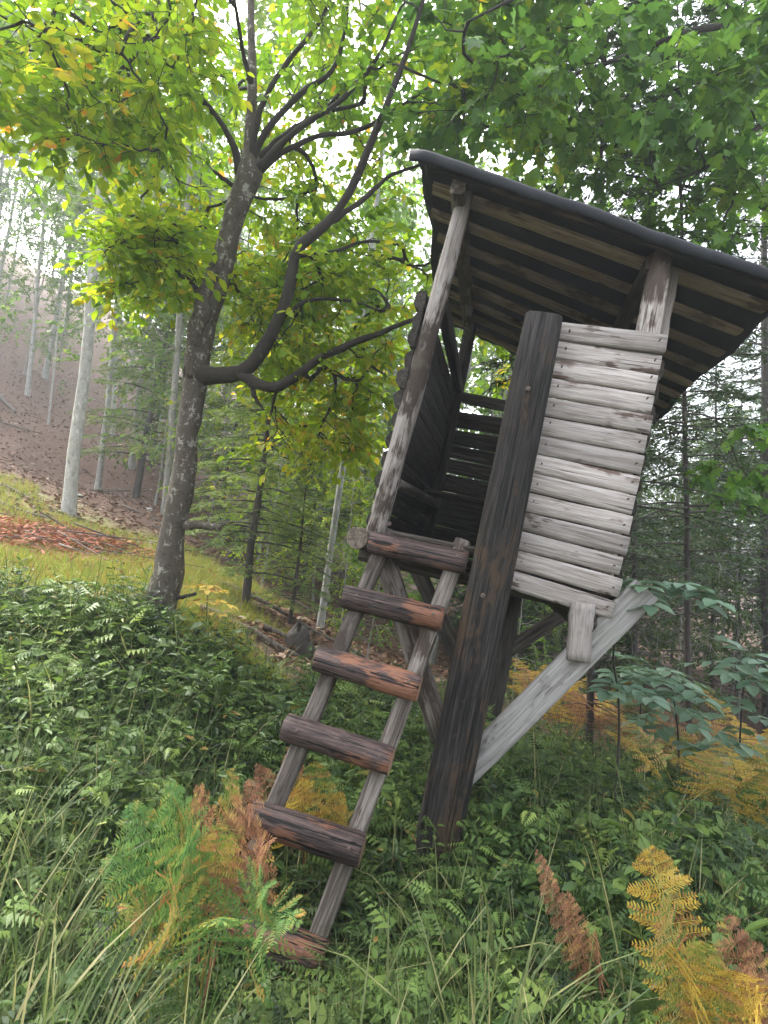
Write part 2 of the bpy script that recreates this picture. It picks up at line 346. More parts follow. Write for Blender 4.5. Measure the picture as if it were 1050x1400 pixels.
def gpt(x, y): return np.array([x, y, float(gz(np.array([x]), np.array([y]))[0])])
def px_ground(u, v, dmax=60):
    """where the pixel's ray meets the ground"""
    ds = np.linspace(1.2, dmax, 1200); p = np.array([px(u, v, d) for d in ds]); g = gz(p[:, 0], p[:, 1]); k = np.argmax(p[:, 2] < g)
    q = p[k if p[k, 2] < g[k] else -1].copy(); q[2] = gz(q[:1], q[1:2])[0]; return q

# ------------------------------------------------------------------ timber pieces
def prof(kind, n=14):
    th = np.arange(n) * 2 * math.pi / n
    if kind == 'round': return np.stack([np.cos(th), np.sin(th)], 1)
    if kind == 'half':     # flat at y=0, round toward -y (front)
        k = n - 3; t = np.linspace(0, math.pi, k); p = [(math.cos(a), -abs(math.sin(a)) ** .95) for a in t]; p += [(-.6, .06), (0, .08), (.6, .06)]
        return np.array(p)[::-1]
    e = .35 if kind == 'rect' else .6   # superellipse
    c, s = np.cos(th + math.pi / n), np.sin(th + math.pi / n)
    return np.stack([np.sign(c) * np.abs(c) ** e, np.sign(s) * np.abs(s) ** e], 1)
def timber(name, p0, p1, wx, wy, mat, parent=None, xdir=(1, 0, 0), kind='round', base=(0, 0, 0), wob=.03, taper=1.0, segs=9, seed=None, n=14, bend=0.0, cut=0.0, endmat=None):
    """a log/board from p0 to p1 (parent's axes); wx, wy half-sizes"""
    r = np.random.default_rng(seed if seed is not None else rng.integers(1 << 30))
    p0 = np.asarray(p0, float); p1 = np.asarray(p1, float); L = np.linalg.norm(p1 - p0); z = (p1 - p0) / L
    x = np.asarray(xdir, float); x = x - z * (x @ z); x /= np.linalg.norm(x); y = np.cross(z, x)
    pr = prof(kind, n); n = len(pr)
    pr = pr * (1 + r.normal(0, wob * .6, (n, 1)))
    zs = np.linspace(0, 1, segs); V = []
    ph = r.uniform(0, 6, 4)
    for i, t in enumerate(zs):
        s = 1 + (taper - 1) * t + wob * .5 * math.sin(7 * t + ph[0]) + r.normal(0, wob * .35)
        jit = 1 + r.normal(0, wob * .4, (n, 1))
        if i in (0, segs - 1): s *= .965
        off = np.array([math.sin(3 * t + ph[1]) * wob * wx * .5, math.sin(3.4 * t + ph[2]) * wob * wy * .5 + bend * 4 * t * (1 - t)])
        q = pr * [wx, wy] * s * jit + off
        zz = t * L + (cut * q[:, 0] if i in (0, segs - 1) else 0)
        V.append(np.c_[q, np.broadcast_to(zz, (n,))])
    V = np.concatenate(V); j = np.arange(n); F = [np.stack([k * n + j, k * n + (j + 1) % n, (k + 1) * n + (j + 1) % n, (k + 1) * n + j], 1) for k in range(segs - 1)]
    me = mesh_np(name, V, [np.concatenate(F), np.array([j[::-1]]), np.array([(segs - 1) * n + j])], None, True, [mat])
    if endmat is not None: me.materials.append(endmat)
    for pg in me.polygons:
        if len(pg.vertices) > 4:
            pg.use_smooth = False
            if endmat is not None: pg.material_index = 1
    if kind in ('rect', 'post'):
        me.polygons.foreach_set('use_smooth', np.zeros(len(me.polygons), bool)) if kind == 'rect' else None
    b = p0 - np.asarray(base, float)
    Mx = Matrix(((x[0], y[0], z[0], b[0]), (x[1], y[1], z[1], b[1]), (x[2], y[2], z[2], b[2]), (0, 0, 0, 1)))
    return link(name, me, parent, Mx)

# ------------------------------------------------------------------ the hut's frame (x right along its front, y into it, z up)
def _rot(rx, ry, rz):
    c, s = np.cos, np.sin
    X = np.array([[1, 0, 0], [0, c(rx), -s(rx)], [0, s(rx), c(rx)]]); Y = np.array([[c(ry), 0, s(ry)], [0, 1, 0], [-s(ry), 0, c(ry)]])
    Z = np.array([[c(rz), -s(rz), 0], [s(rz), c(rz), 0], [0, 0, 1]]); return Y @ X @ Z
HR = _rot(-.086, .192, .202) @ np.array([[1, 0, 0], [0, 0, -1], [0, 1, 0]], float)
HT = np.array([-.015, .151, 3.16])
C2W = np.stack([RT, -UP, FW], 1)            # camera (right, down, forward) -> world
HRW = C2W @ HR; HTW = EYE + C2W @ HT
HM = Matrix([[*HRW[0], HTW[0]], [*HRW[1], HTW[1]], [*HRW[2], HTW[2]], [0, 0, 0, 1]])
def h2w(p): return HRW @ np.asarray(p, float) + HTW
def w2h(p): return HRW.T @ (np.asarray(p, float) - HTW)
def H(u, v, y):
    """pixel -> hut coordinates on the plane y = const"""
    o = w2h(EYE); d = w2h(px(u, v, 1)) - o; return o + d * ((y - o[1]) / d[1])
W_, D_ = 1.25, 1.96
XB = .747                                     # left end of the front planks
ZT, ZB = 1.34, -.126
BASE = np.array([.55, 0, -1.62])
hut = empty('hunting_stand', (0, 0, 0), 'weathered timber hunting stand leaning on a thick dark post in the undergrowth', 'hunting stand', M=HM @ T(BASE))
def tb(name, p0, p1, wx, wy, mat, **k): return timber(name, p0, p1, wx, wy, mat, k.pop('parent', hut), base=k.pop('base', BASE), **k)

# posts
pt, pb = H(744, 434, -.1), H(590, 1190, -.1)
tb('main_post', pb + (pb - pt) * .22, pt, .118, .085, M_POST, kind='post', wob=.025, taper=.86, segs=14, n=20, seed=5)
for (u, v) in ((722, 531), (660, 814)):
    c = H(u, v, -.185); tb('bolt', c, c + np.array([0, .03, 0]), .013, .013, M_BOLT, segs=3, n=8, wob=0)
bp1, bp0 = H(699, 812, D_), H(664, 1000, D_); bp0 = bp0 + (bp0 - bp1) * .5; bp1 = bp1 + (bp1 - bp0) * .12
tb('rear_post', bp0, bp1, .10, .08, M_DARKW, kind='post', wob=.03, segs=10)
# front-left pole, rear-left pole, right corner posts
tb('front_pole', H(507, 750, -.03), H(637, 262, .02), .056, .056, M_POLE, wob=.06, taper=.86, segs=16, seed=3, bend=.01)
tb('rear_pole', np.array([-.0, D_ - .06, -.05]), np.array([.0, D_ - .06, 2.02]), .06, .05, M_DARKW, wob=.06, segs=10)
RZ0 = 2.04; cr = H(908, 342, .03); SL = (cr[2] - RZ0) / cr[0]           # roof falls towards the right
def roofz(x): return RZ0 + SL * x
tb('corner_post', np.array([W_ - .07, .06, ZB]), np.array([cr[0], .06, roofz(cr[0]) - .01]), .06, .055, M_POLE, wob=.05, segs=10)
tb('corner_post', np.array([W_ - .04, D_ - .05, ZB]), np.array([cr[0] + .06, D_ - .05, roofz(cr[0]) - .01]), .055, .055, M_DARKW, wob=.05, segs=8)
tb('corner_slab', H(899, 480, .2), H(921, 346, .2), .04, .03, M_PLANK, wob=.12, segs=10, kind='half')
# floor: beams and boards
tb('floor_beam', np.array([-.11, -.10, -.02]), np.array([-.11, D_ + .1, -.02]), .064, .064, M_ENDG, wob=.04, n=16)
tb('floor_beam', np.array([W_ - .12, -.06, -.19]), np.array([W_ - .12, D_ + .1, -.19]), .055, .055, M_DARKW, wob=.04)
tb('cross_beam', np.array([-.12, .09, -.10]), np.array([W_ + .04, .09, -.10]), .05, .05, M_DARKW, xdir=(0, 1, 0), wob=.04)
tb('cross_beam', np.array([-.2, D_ - .1, -.10]), np.array([W_ + .04, D_ - .1, -.10]), .05, .05, M_DARKW, xdir=(0, 1, 0), wob=.04)
for i in range(12):
    y = .02 + i * .164; tb('floor_board', np.array([-.05, y + .07, -.025]), np.array([W_, y + .07, -.025 + rng.normal(0, .004)]), .076, .016, M_DARKW, xdir=(0, 1, 0), kind='rect', wob=.02, segs=3, n=8)
th0, th1 = H(520, 722, .0), H(648, 748, .0)
tb('threshold', th0 + [-.02, 0, 0], th1 + [.12, 0, 0], .03, .05, M_DARKW, xdir=(0, 1, 0), kind='half', wob=.08)
# front planks (14 half logs), left edge along the post
LT, LB, RTp, RB = H(767, 440, -.02), H(690, 803, -.02), H(913, 458, -.02), H(840, 846, -.02)
NP = 14
for i in range(NP):
    t0 = (i + .5) / NP; L = LT + (LB - LT) * t0; Rr = RTp + (RB - RTp) * t0
    h = np.linalg.norm(LB - LT) / NP * .5
    dj = rng.normal(0, .0025); Rr = Rr + (Rr - L) * rng.normal(0, .014); Ln = L - (Rr - L) * .09
    if i == NP - 1: Ln = Ln + [0, -.01, -.005]; Rr = Rr + [-.01, -.01, -.012]
    tb('wall_plank', Ln + [0, 0, dj], Rr + [0, rng.normal(0, .006), -dj], h * rng.uniform(.95, 1.0), .064 * rng.uniform(.9, 1.15), M_PLANK, xdir=(0, 0, 1), kind='half', wob=.025, endmat=M_ENDP, segs=10, n=15, seed=100 + i, taper=rng.uniform(.95, 1.03))
    for fr in (.17, .93):
        c = Ln + (Rr - Ln) * fr + np.array([0, -.066, rng.normal(0, .008)]); tb('nail', c, c + np.array([0, .03, 0]), .0045, .0045, M_BOLT, segs=2, n=6, wob=0)
# left wall half logs (run into the depth), ends showing outside the pole
NL = 12; ZL = 1.42
for i in range(NL):
    z = .04 + (ZL - .04) * (i + .5) / NL; yf = rng.uniform(-.06, .0)
    sk = rng.normal(0, .008)
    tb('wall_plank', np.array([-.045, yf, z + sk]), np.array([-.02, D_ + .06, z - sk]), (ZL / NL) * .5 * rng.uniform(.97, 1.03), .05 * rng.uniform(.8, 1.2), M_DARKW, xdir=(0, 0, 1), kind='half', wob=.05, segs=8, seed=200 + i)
tb('wall_rail', np.array([.02, .0, ZL + .03]), np.array([.02, D_, ZL + .02]), .05, .035, M_DARKW, xdir=(0, 0, 1), kind='rect', n=8)
# rear wall boards with daylight gaps
zz = 0.0
for i, (hh, gap) in enumerate([(.22, .004), (.17, .0), (.10, .035), (.16, .008), (.13, .006), (.12, .012), (.14, .028), (.15, .06)]):
    s = rng.normal(0, .006)
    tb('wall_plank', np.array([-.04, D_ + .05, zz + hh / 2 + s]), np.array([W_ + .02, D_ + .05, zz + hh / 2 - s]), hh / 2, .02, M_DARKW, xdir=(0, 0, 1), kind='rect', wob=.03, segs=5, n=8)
    zz += hh + gap
tb('wall_rail', np.array([-.02, D_ + .02, ZL - .02]), np.array([W_ + .03, D_ + .02, ZL - .08]), .05, .04, M_DARKW, xdir=(0, 0, 1), kind='half', wob=.08)
# right wall
for i in range(11):
    z = ZB + .06 + i * .125
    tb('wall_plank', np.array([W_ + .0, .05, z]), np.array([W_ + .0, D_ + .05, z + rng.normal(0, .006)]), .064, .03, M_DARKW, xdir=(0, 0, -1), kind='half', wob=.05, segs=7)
# bench inside and its bearer
tb('bench_bearer', H(541, 660, .05), np.array([.04, D_, .40]), .036, .036, M_RAIL, wob=.05)
tb('bench_board', np.array([-.02, D_ - .45, .45]), np.array([W_ - .02, D_ - .45, .45]), .16, .02, M_DARKW, xdir=(0, 1, 0), kind='rect', n=8)
# braces
b0, b1 = H(628, 1062, .0), H(884, 806, .0)
tb('brace', b0, b1, .074, .028, M_BRACE, xdir=(-1, 0, 1), kind='rect', wob=.015, n=12, segs=8, seed=9)
s0, s1 = H(795, 842, -.03), H(790, 902, -.03)
tb('support_block', s1, s0 + (s0 - s1) * .3, .062, .05, M_PLANK, kind='post', wob=.06, n=14, seed=12)
tb('brace', H(520, 742, .08), H(604, 1012, .02), .062, .04, M_RAIL, xdir=(1, 0, 0), kind='post', wob=.05, seed=21)
tb('brace', H(556, 745, D_), H(640, 930, D_), .07, .04, M_DARKW, xdir=(1, 0, 0), kind='post', wob=.04)
tb('brace', H(676, 902, D_), H(790, 826, D_), .06, .04, M_DARKW, xdir=(1, 0, 0), kind='post', wob=.04)
tb('tie_beam', np.array([.58, .0, -.26]), np.array([.56, D_, -.26]), .05, .05, M_DARKW, wob=.04)
# roof: boards run down the slope, rafters level into the depth, felt on top
YF, YB = -.34, D_ + .18; XL, XR = -.16, None
def on_roof(u, v, lift=0.0):
    o = w2h(EYE); d = w2h(px(u, v, 1)) - o
    k = (RZ0 + lift + SL * o[0] - o[2]) / (d[2] - SL * d[0]); return o + d * k
FL, FR, BR, BL = on_roof(590, 240), on_roof(1066, 408), on_roof(897, 572), on_roof(612, 436)
def rp_(s, t, dz=0.0):    # s along the slope (0 left .. 1 right), t into the depth
    return (FL * (1 - s) + FR * s) * (1 - t) + (BL * (1 - s) + BR * s) * t + np.array([0, 0, dz])
rl = rp_(0, .5); roof = link('roof', None, hut, T(rl - BASE)); RBASE = rl
NBRD = 8
for i in range(NBRD):
    t = .055 + .93 * i / (NBRD - 1); e = rng.uniform(-.012, .012)
    tb('roof_board', rp_(-.004 + e, t), rp_(1.0 - abs(e), t + rng.normal(0, .004)), .05 * rng.uniform(.8, 1.12), .016, M_RBOARD, xdir=(0, 1, 0), kind='rect', wob=.05, segs=9, n=10, parent=roof, base=RBASE)
tb('rafter', rp_(.09, -.05, -.065), rp_(.105, 1.0, -.065), .042, .05, M_RAIL, xdir=(1, 0, 0), kind='rect', n=12, parent=roof, base=RBASE, wob=.02)
tb('rafter', rp_(.655, -.02, -.065), rp_(.66, 1.0, -.065), .045, .05, M_DARKW, xdir=(1, 0, 0), kind='rect', n=12, parent=roof, base=RBASE, wob=.02)
# felt sheet with a rolled front edge
cs = [(1.06, 0, .022, 0), (.9, 0, .024, 0), (.7, 0, .024, 0), (.5, 0, .024, 0), (.3, 0, .024, 0), (.12, 0, .024, 0), (0, -.02, .026, 0), (0, -.10, .030, 0), (0, -.15, .03, 0),
      (0, -.172, .022, 1), (0, -.182, .004, 1), (0, -.184, -.018, 1), (0, -.178, -.036, 1), (0, -.168, -.046, 1)]
NS = 40; V = []
ph = rng.uniform(0, 6, 6)
for (t, dy, dz, k) in cs:
    for j in range(NS):
        s = -.035 + 1.05 * j / (NS - 1)
        wv = .0022 * math.sin(9 * s + ph[0]) + .0015 * math.sin(29 * s + ph[1]) + .0025 * math.sin(67 * s + ph[2]) * math.sin(13 * s)
        p = rp_(s, t, dz + wv * (1 + k) + .004 * math.sin(5 * t + 17 * s)); p = p + np.array([0, dy + wv * k * 1.5, 0])
        if t > 1.03: p = p + np.array([0, .03 * math.sin(40 * s + ph[3]) + .02 * math.sin(93 * s), 0])
        if j in (0, NS - 1): p = p + np.array([.03 * math.sin(23 * t + 9 * dy + ph[4]), 0, -.012])
        V.append(p - RBASE)
idx = np.arange(len(V)).reshape(len(cs), NS)
felt = link('roofing_felt', mesh_np('roofing_felt', np.array(V), np.stack([idx[:-1, :-1], idx[:-1, 1:], idx[1:, 1:], idx[1:, :-1]], -1).reshape(-1, 4), None, True, [M_FELT]), roof)
md = felt.modifiers.new('thick', 'SOLIDIFY'); md.thickness = .009; md.offset = 1
tb('fascia_board', rp_(.0, 0, -.02) + [0, -.13, 0], rp_(.99, 0, -.02) + [0, -.13, 0], .03, .012, M_POST, xdir=(0, 0, 1), kind='rect', n=8, segs=8, parent=roof, base=RBASE)

# ------------------------------------------------------------------ ladder
RUNGS = [(571, 755, 3.05, .53), (537, 831, 2.95, .53), (502, 920, 2.84, .54), (461, 1017, 2.73, .545), (418, 1138, 2.62, .545), (362, 1283, 2.50, .55)]
HX, HY, HZ = HRW[:, 0], HRW[:, 1], HRW[:, 2]
rc = np.array([px(u, v, d) for u, v, d, l in RUNGS])
lad_dir = nrm(rc[0] - rc[-1])
# best line through the rung centres
c0 = rc.mean(0); uu, ss, vv = np.linalg.svd(rc - c0); ld = vv[0] * np.sign(vv[0] @ lad_dir)
back = nrm(np.cross(HX, ld)); back = back * np.sign(back @ HY)
foot = rc[-1] - ld * .22
ladder = empty('log_ladder', foot, 'rustic ladder of thick barked log rungs on split rails leading up to the stand', 'ladder')
for fr, top in ((-.36, .10), (.40, .13)):
    a = c0 + ld * ((rc[-1] - c0) @ ld - .30) + HX * .545 * fr + back * .055; b = c0 + ld * ((rc[0] - c0) @ ld + top) + HX * .53 * fr + back * .055
    timber('rail', a, b, .044, .036, M_RAIL, ladder, xdir=HX, kind='post', base=foot, wob=.07, segs=16, n=14)
for i, (u, v, d, l) in enumerate(RUNGS):
    tl = [.0, .0, .02, .01, 0, .02][i]; dx = nrm(HX + HZ * tl * -1 + HY * rng.normal(0, .02))
    timber('rung', rc[i] - dx * l / 2, rc[i] + dx * l / 2, [.062, .064, .066, .066, .07, .078][i], [.062, .064, .066, .066, .07, .078][i], M_RUNG, ladder, xdir=HZ, base=foot, wob=.045, segs=15, n=22, endmat=M_ENDR, seed=300 + i, taper=rng.uniform(.94, 1.06))
for i, (u, v, d, l) in enumerate(RUNGS):
    for fr in (-.36, .40):
        c = rc[i] + HX * l * fr - back * [.06, .062, .064, .064, .068, .076][i] + ld * .008
        timber('nail', c - back * .004, c + back * .02, .008, .008, M_BOLT, ladder, xdir=HX, base=foot, wob=0, segs=3, n=7)
c = px(533, 716, 3.0); timber('bolt', c, c - HY * .03, .012, .012, M_BOLT, ladder, xdir=HX, base=foot, wob=0, segs=3, n=8)

# ------------------------------------------------------------------ trees
def smooth_path(P, R, K):
    P = np.asarray(P, float); R = np.asarray(R, float)
    s = np.r_[0, np.cumsum(np.linalg.norm(np.diff(P, axis=0), axis=1))]; t = np.linspace(0, s[-1], K)
    # Catmull-Rom through the points
    out = np.empty((K, 3)); n = len(P); m = np.gradient(P, s, axis=0) if n > 2 else np.repeat((P[1:] - P[:1]) / s[-1], 2, 0)
    for k, tt in enumerate(t):
        i = min(max(np.searchsorted(s, tt) - 1, 0), n - 2); h = s[i + 1] - s[i]; x = (tt - s[i]) / h
        out[k] = (2 * x ** 3 - 3 * x ** 2 + 1) * P[i] + (x ** 3 - 2 * x ** 2 + x) * h * m[i] + (-2 * x ** 3 + 3 * x ** 2) * P[i + 1] + (x ** 3 - x ** 2) * h * m[i + 1]
    return out, np.interp(t, s, R)
def limb_mesh(name, P, R, mat, base, S=12, K=26, rough=.05, seed=0):
    p, r = smooth_path(P, R, K); rr = np.random.default_rng(seed)
    ker = np.array([.25, .5, .25]); sm = lambda a: np.apply_along_axis(lambda q: np.convolve(np.pad(q, 1, 'edge'), ker, 'valid'), 0, a)
    p = p + sm(rr.normal(0, .22 if K < 50 else .09, (K, 3))) * r[:, None]; r = r * (1 + sm(rr.normal(0, .09 if K < 50 else .055, (K, 1)))[:, 0])
    V, F = tubes(p[None], r[None], S); V = V.reshape(K, S, 3); c = p[:, None]
    V = c + (V - c) * (1 + rr.normal(0, rough, (K, S, 1)) * np.linspace(1, 1, K)[:, None, None])
    cap = [np.array([np.arange(S)[::-1]]), np.array([(K - 1) * S + np.arange(S)])]
    return mesh_np(name, V.reshape(-1, 3) - base, [F] + cap, None, True, [mat]), p, r

def grow(anchors, nodes, tang, r=None, K=5, droop=.06, upb=.25):
    """attach each anchor to the nearest skeleton node by a curved twig -> list of paths (T,K,3), end dirs"""
    r = r or rng; anchors = np.asarray(anchors, float); nodes = [n for n in np.asarray(nodes, float)]; tang = [t for t in np.asarray(tang, float)]
    N = np.array(nodes); d = np.sqrt(((anchors[:, None] - N[None]) ** 2).sum(-1)).min(1); order = np.argsort(d)
    NA = np.zeros((len(nodes) + len(anchors) * K, 3)); TA = np.zeros_like(NA); cnt = len(nodes); NA[:cnt] = nodes; TA[:cnt] = tang
    paths = np.zeros((len(anchors), K, 3)); par = np.full(len(NA), -1); own = np.full(len(NA), -1); ppar = np.full(len(anchors), -1)
    for q in order:
        a = anchors[q]; dv = a - NA[:cnt]; dist = np.sqrt((dv ** 2).sum(1)); cosv = (dv * TA[:cnt]).sum(1) / np.maximum(dist, 1e-6)
        k = int(np.argmin(dist * (1.25 - .35 * cosv))); p0 = NA[k]; L = dist[k]
        m = nrm(TA[k] * .5 + nrm(a - p0) * .8 + np.array([0, 0, upb]) + r.normal(0, .15, 3)) * L
        t = np.linspace(0, 1, K)[:, None]
        P = (1 - t) ** 2 * p0 + 2 * t * (1 - t) * (p0 + m * .5) + t ** 2 * a; P[1:-1] += r.normal(0, .03 * L, (K - 2, 3))
        paths[q] = P; ppar[q] = own[k]
        tg = nrm(np.gradient(P, axis=0))
        NA[cnt:cnt + K - 1] = P[1:]; TA[cnt:cnt + K - 1] = tg[1:]; own[cnt:cnt + K - 1] = q; cnt += K - 1
    # pipe model radii
    w8 = np.ones(len(anchors))
    for q in order[::-1]:
        if ppar[q] >= 0: w8[ppar[q]] += w8[q]
    return paths, w8
def in_hut(P):
    q = (np.asarray(P) - HTW) @ HRW
    return (q[..., 0] > -.35) & (q[..., 0] < 2.2) & (q[..., 1] > -.45) & (q[..., 1] < 3.0) & (q[..., 2] > -.3) & (q[..., 2] < RZ0 + SL * q[..., 0] + .12)
def foliage(buf_w, buf_l, paths, w8, TV, TF, twig_r=.004, m=4, k=7, spread=.34, leaf=.085, flat=.55, r=None, droop=.35, ymix=None, S=4, avoid=False, aut=False):
    r = r or rng
    if avoid: ok = ~in_hut(paths).any(1); paths, w8 = paths[ok], w8[ok]
    A = len(paths); K = paths.shape[1]
    rad_ = twig_r * w8 ** .42; rr = rad_[:, None] * np.linspace(1.15, .75, K)[None]
    V, F = tubes(paths, rr, S + 1); buf_w.add(V, F)
    end = paths[:, -1]; dr = nrm(paths[:, -1] - paths[:, -2])
    # twiglets
    dirs = nrm(dr[:, None] * .6 + r.normal(0, .7, (A, m, 3)) * [1, 1, flat] + [0, 0, -.05]); st = paths[:, -1][:, None] + (paths[:, -2] - paths[:, -1])[:, None] * r.uniform(0, .8, (A, m, 1))
    L = spread * r.uniform(.6, 1.25, (A, m, 1)); en = st + dirs * L + [0, 0, -1] * (L * droop * .35)
    mid = (st + en) / 2 + dirs * 0 + np.array([0, 0, 1]) * L * .06
    tp = np.stack([st, mid, en], 2).reshape(-1, 3, 3); V, F = tubes(tp, np.broadcast_to(np.array([.9, .6, .35]) * twig_r * .75, (len(tp), 3)), 3); buf_w.add(V, F)
    d2 = nrm(tp[:, 2] - tp[:, 0]); n2 = nrm(np.array([0, 0, 1.0]) + r.normal(0, .28, (len(tp), 3)))
    side = nrm(np.cross(d2, n2))
    t = (np.arange(k) + .8) / k; t = np.clip(t[None] + r.normal(0, .05, (len(tp), k)), 0, 1)
    pos = tp[:, None, 0] * (1 - t)[..., None] + tp[:, None, 2] * t[..., None] + (t * (1 - t))[..., None] * 4 * (tp[:, None, 1] - (tp[:, None, 0] + tp[:, None, 2]) / 2)
    sg = np.where(np.arange(k) % 2 == 0, 1.0, -1.0)[None, :, None]
    ang = r.uniform(.45, 1.15, (len(tp), k, 1)); 
    ldir = d2[:, None] * np.cos(ang) + side[:, None] * sg * np.sin(ang) + np.array([0, 0, -1]) * droop * r.uniform(0.2, 1.3, (len(tp), k, 1)) + r.normal(0, .15, (len(tp), k, 3))
    lno = n2[:, None] + r.normal(0, .35, (len(tp), k, 3))
    pos = pos.reshape(-1, 3); s_, d_, n_ = frame(ldir.reshape(-1, 3), lno.reshape(-1, 3))
    sc = leaf * r.uniform(.45, 1.3, len(pos))
    if avoid: sc = np.where(in_hut(pos), 0.0005, sc)
    V, Fs = inst(TV, TF, pos, s_, d_, n_, sc)
    nf = sum(len(f) for f in TF); bm_ = r.normal(.5, .16, A) + (np.clip((4.2 - end[:, 2]) * .11, -.28, .25) if aut else 0); base = np.repeat(bm_, m * k); rn = np.clip(base + r.normal(0, .14, len(pos)), 0, .93)
    if ymix: sel = r.random(len(pos)) < ymix; rn[sel] = r.uniform(.92, 1.0, sel.sum())
    fr = [np.repeat(rn, len(f)) for f in TF]
    for f, q in zip(Fs, fr): pass
    buf_l.add(V, Fs[0], fr[0])

def box_anchor(n, u, v, d, r=None):
    r = r or rng; return np.array([px(r.uniform(*u), r.uniform(*v), r.uniform(*d)) for _ in range(n)])

# ---- the leaning broadleaf tree beside the stand
tbase = px(218, 850, 5.0); 
mt = empty('leaning_tree', tbase, 'leaning mottled-bark tree with forked dark limbs and yellow-green leaves beside the stand', 'tree')
pw = lambda w_, d: w_ / 2 / FPX * d
def PL(lst, k=1.0): return np.array([px(u, v, d) for u, v, d, w_ in lst]), np.array([pw(w_, d) * k for u, v, d, w_ in lst])
trunk = [(212, 900, 5.0, 66), (219, 842, 5.0, 52), (229, 780, 5.0, 43), (237, 725, 5.0, 39), (250, 650, 5.0, 35), (259, 580, 5.0, 33), (267, 520, 5.0, 38), (274, 470, 5.0, 37), (285, 420, 5.0, 38), (300, 375, 4.98, 34), (316, 318, 4.96, 30), (330, 270, 4.95, 34), (341, 235, 4.95, 36), (342, 195, 4.95, 17), (345, 110, 4.9, 14), (343, 20, 4.9, 11), (350, -120, 4.9, 7)]
limbs = [[(262, 512, 5.0, 46), (280, 514, 4.96, 36), (300, 514, 4.9, 29), (333, 508, 4.8, 27), (360, 478, 4.7, 26), (384, 436, 4.65, 22), (395, 385, 4.6, 21), (408, 340, 4.6, 19), (440, 312, 4.55, 17), (478, 262, 4.5, 15), (505, 200, 4.4, 14), (530, 140, 4.3, 12), (560, 60, 4.2, 9), (590, -40, 4.1, 6)],
         [(330, 510, 4.8, 22), (350, 523, 4.75, 20), (375, 530, 4.7, 19), (405, 516, 4.7, 18), (430, 494, 4.7, 14), (470, 476, 4.7, 12), (520, 455, 4.7, 10), (565, 438, 4.75, 8), (610, 432, 4.8, 6)],
         [(343, 524, 4.76, 12), (350, 545, 4.76, 8), (360, 560, 4.76, 4)],
         [(341, 240, 4.95, 22), (352, 200, 4.9, 12), (375, 165, 4.85, 11), (415, 125, 4.8, 10), (452, 98, 4.75, 8), (470, 50, 4.7, 7), (478, -30, 4.6, 5)],
         [(345, 240, 4.95, 20), (380, 212, 4.95, 11), (430, 188, 5.0, 9), (490, 178, 5.05, 8), (540, 150, 5.1, 6), (585, 120, 5.1, 5)],
         [(341, 225, 4.95, 16), (370, 200, 5.05, 10), (430, 160, 5.2, 8), (500, 140, 5.3, 6)],
         [(330, 245, 4.95, 18), (318, 195, 4.9, 12), (290, 150, 4.8, 11), (255, 118, 4.6, 9), (225, 80, 4.45, 8), (200, 44, 4.3, 7), (150, 0, 4.0, 5)],
         [(275, 412, 5.0, 14), (262, 388, 4.95, 9), (235, 368, 4.9, 8), (212, 350, 4.85, 6), (198, 332, 4.8, 4)],
         [(242, 722, 5.0, 15), (265, 718, 4.95, 13), (285, 719, 4.9, 12), (301, 722, 4.88, 11)],
         [(232, 822, 5.0, 8), (252, 815, 4.95, 6), (268, 812, 4.92, 5)],
         [(335, 262, 4.95, 10), (310, 248, 4.9, 7), (292, 234, 4.85, 5)],
         [(342, 230, 4.93, 14), (356, 150, 4.85, 9), (392, 85, 4.75, 8), (440, 25, 4.6, 6), (470, -60, 4.5, 4)],
         [(350, 232, 4.93, 13), (405, 178, 4.85, 9), (462, 140, 4.8, 8), (515, 80, 4.7, 6), (548, 10, 4.6, 4)],
         [(440, 312, 4.55, 10), (490, 278, 4.7, 8), (535, 240, 4.9, 6), (575, 225, 5.1, 4)],
         [(405, 350, 4.6, 8), (450, 345, 4.75, 6), (505, 330, 5.0, 5), (550, 335, 5.2, 3)],
         [(345, 120, 4.9, 9), (330, 60, 4.7, 7), (322, 10, 4.5, 6), (310, -80, 4.3, 4)],
         [(300, 390, 4.98, 7), (270, 378, 4.9, 4), (250, 362, 4.85, 3)], [(384, 436, 4.65, 9), (420, 412, 4.7, 6), (470, 410, 4.8, 5), (520, 425, 4.9, 4)]]
skel, stan = [], []
for i, l in enumerate([trunk] + limbs):
    P, R = PL(l, .9 if i == 0 else .76 if i < 9 else .85); me, p, r_ = limb_mesh('trunk' if i == 0 else 'limb', P, R, M_BARK if i in (0, 9) else M_LIMB, tbase, 20 if i == 0 else 12, 60 if i == 0 else 30, .035 if i < 2 else .06, i)
    link('trunk' if i == 0 else 'limb', me, mt)
    if i not in (9, 10, 3):
        q = p[len(p) // 2:] if i == 0 else p[6:]; skel.append(q); stan.append(nrm(np.gradient(p, axis=0))[-len(q):])
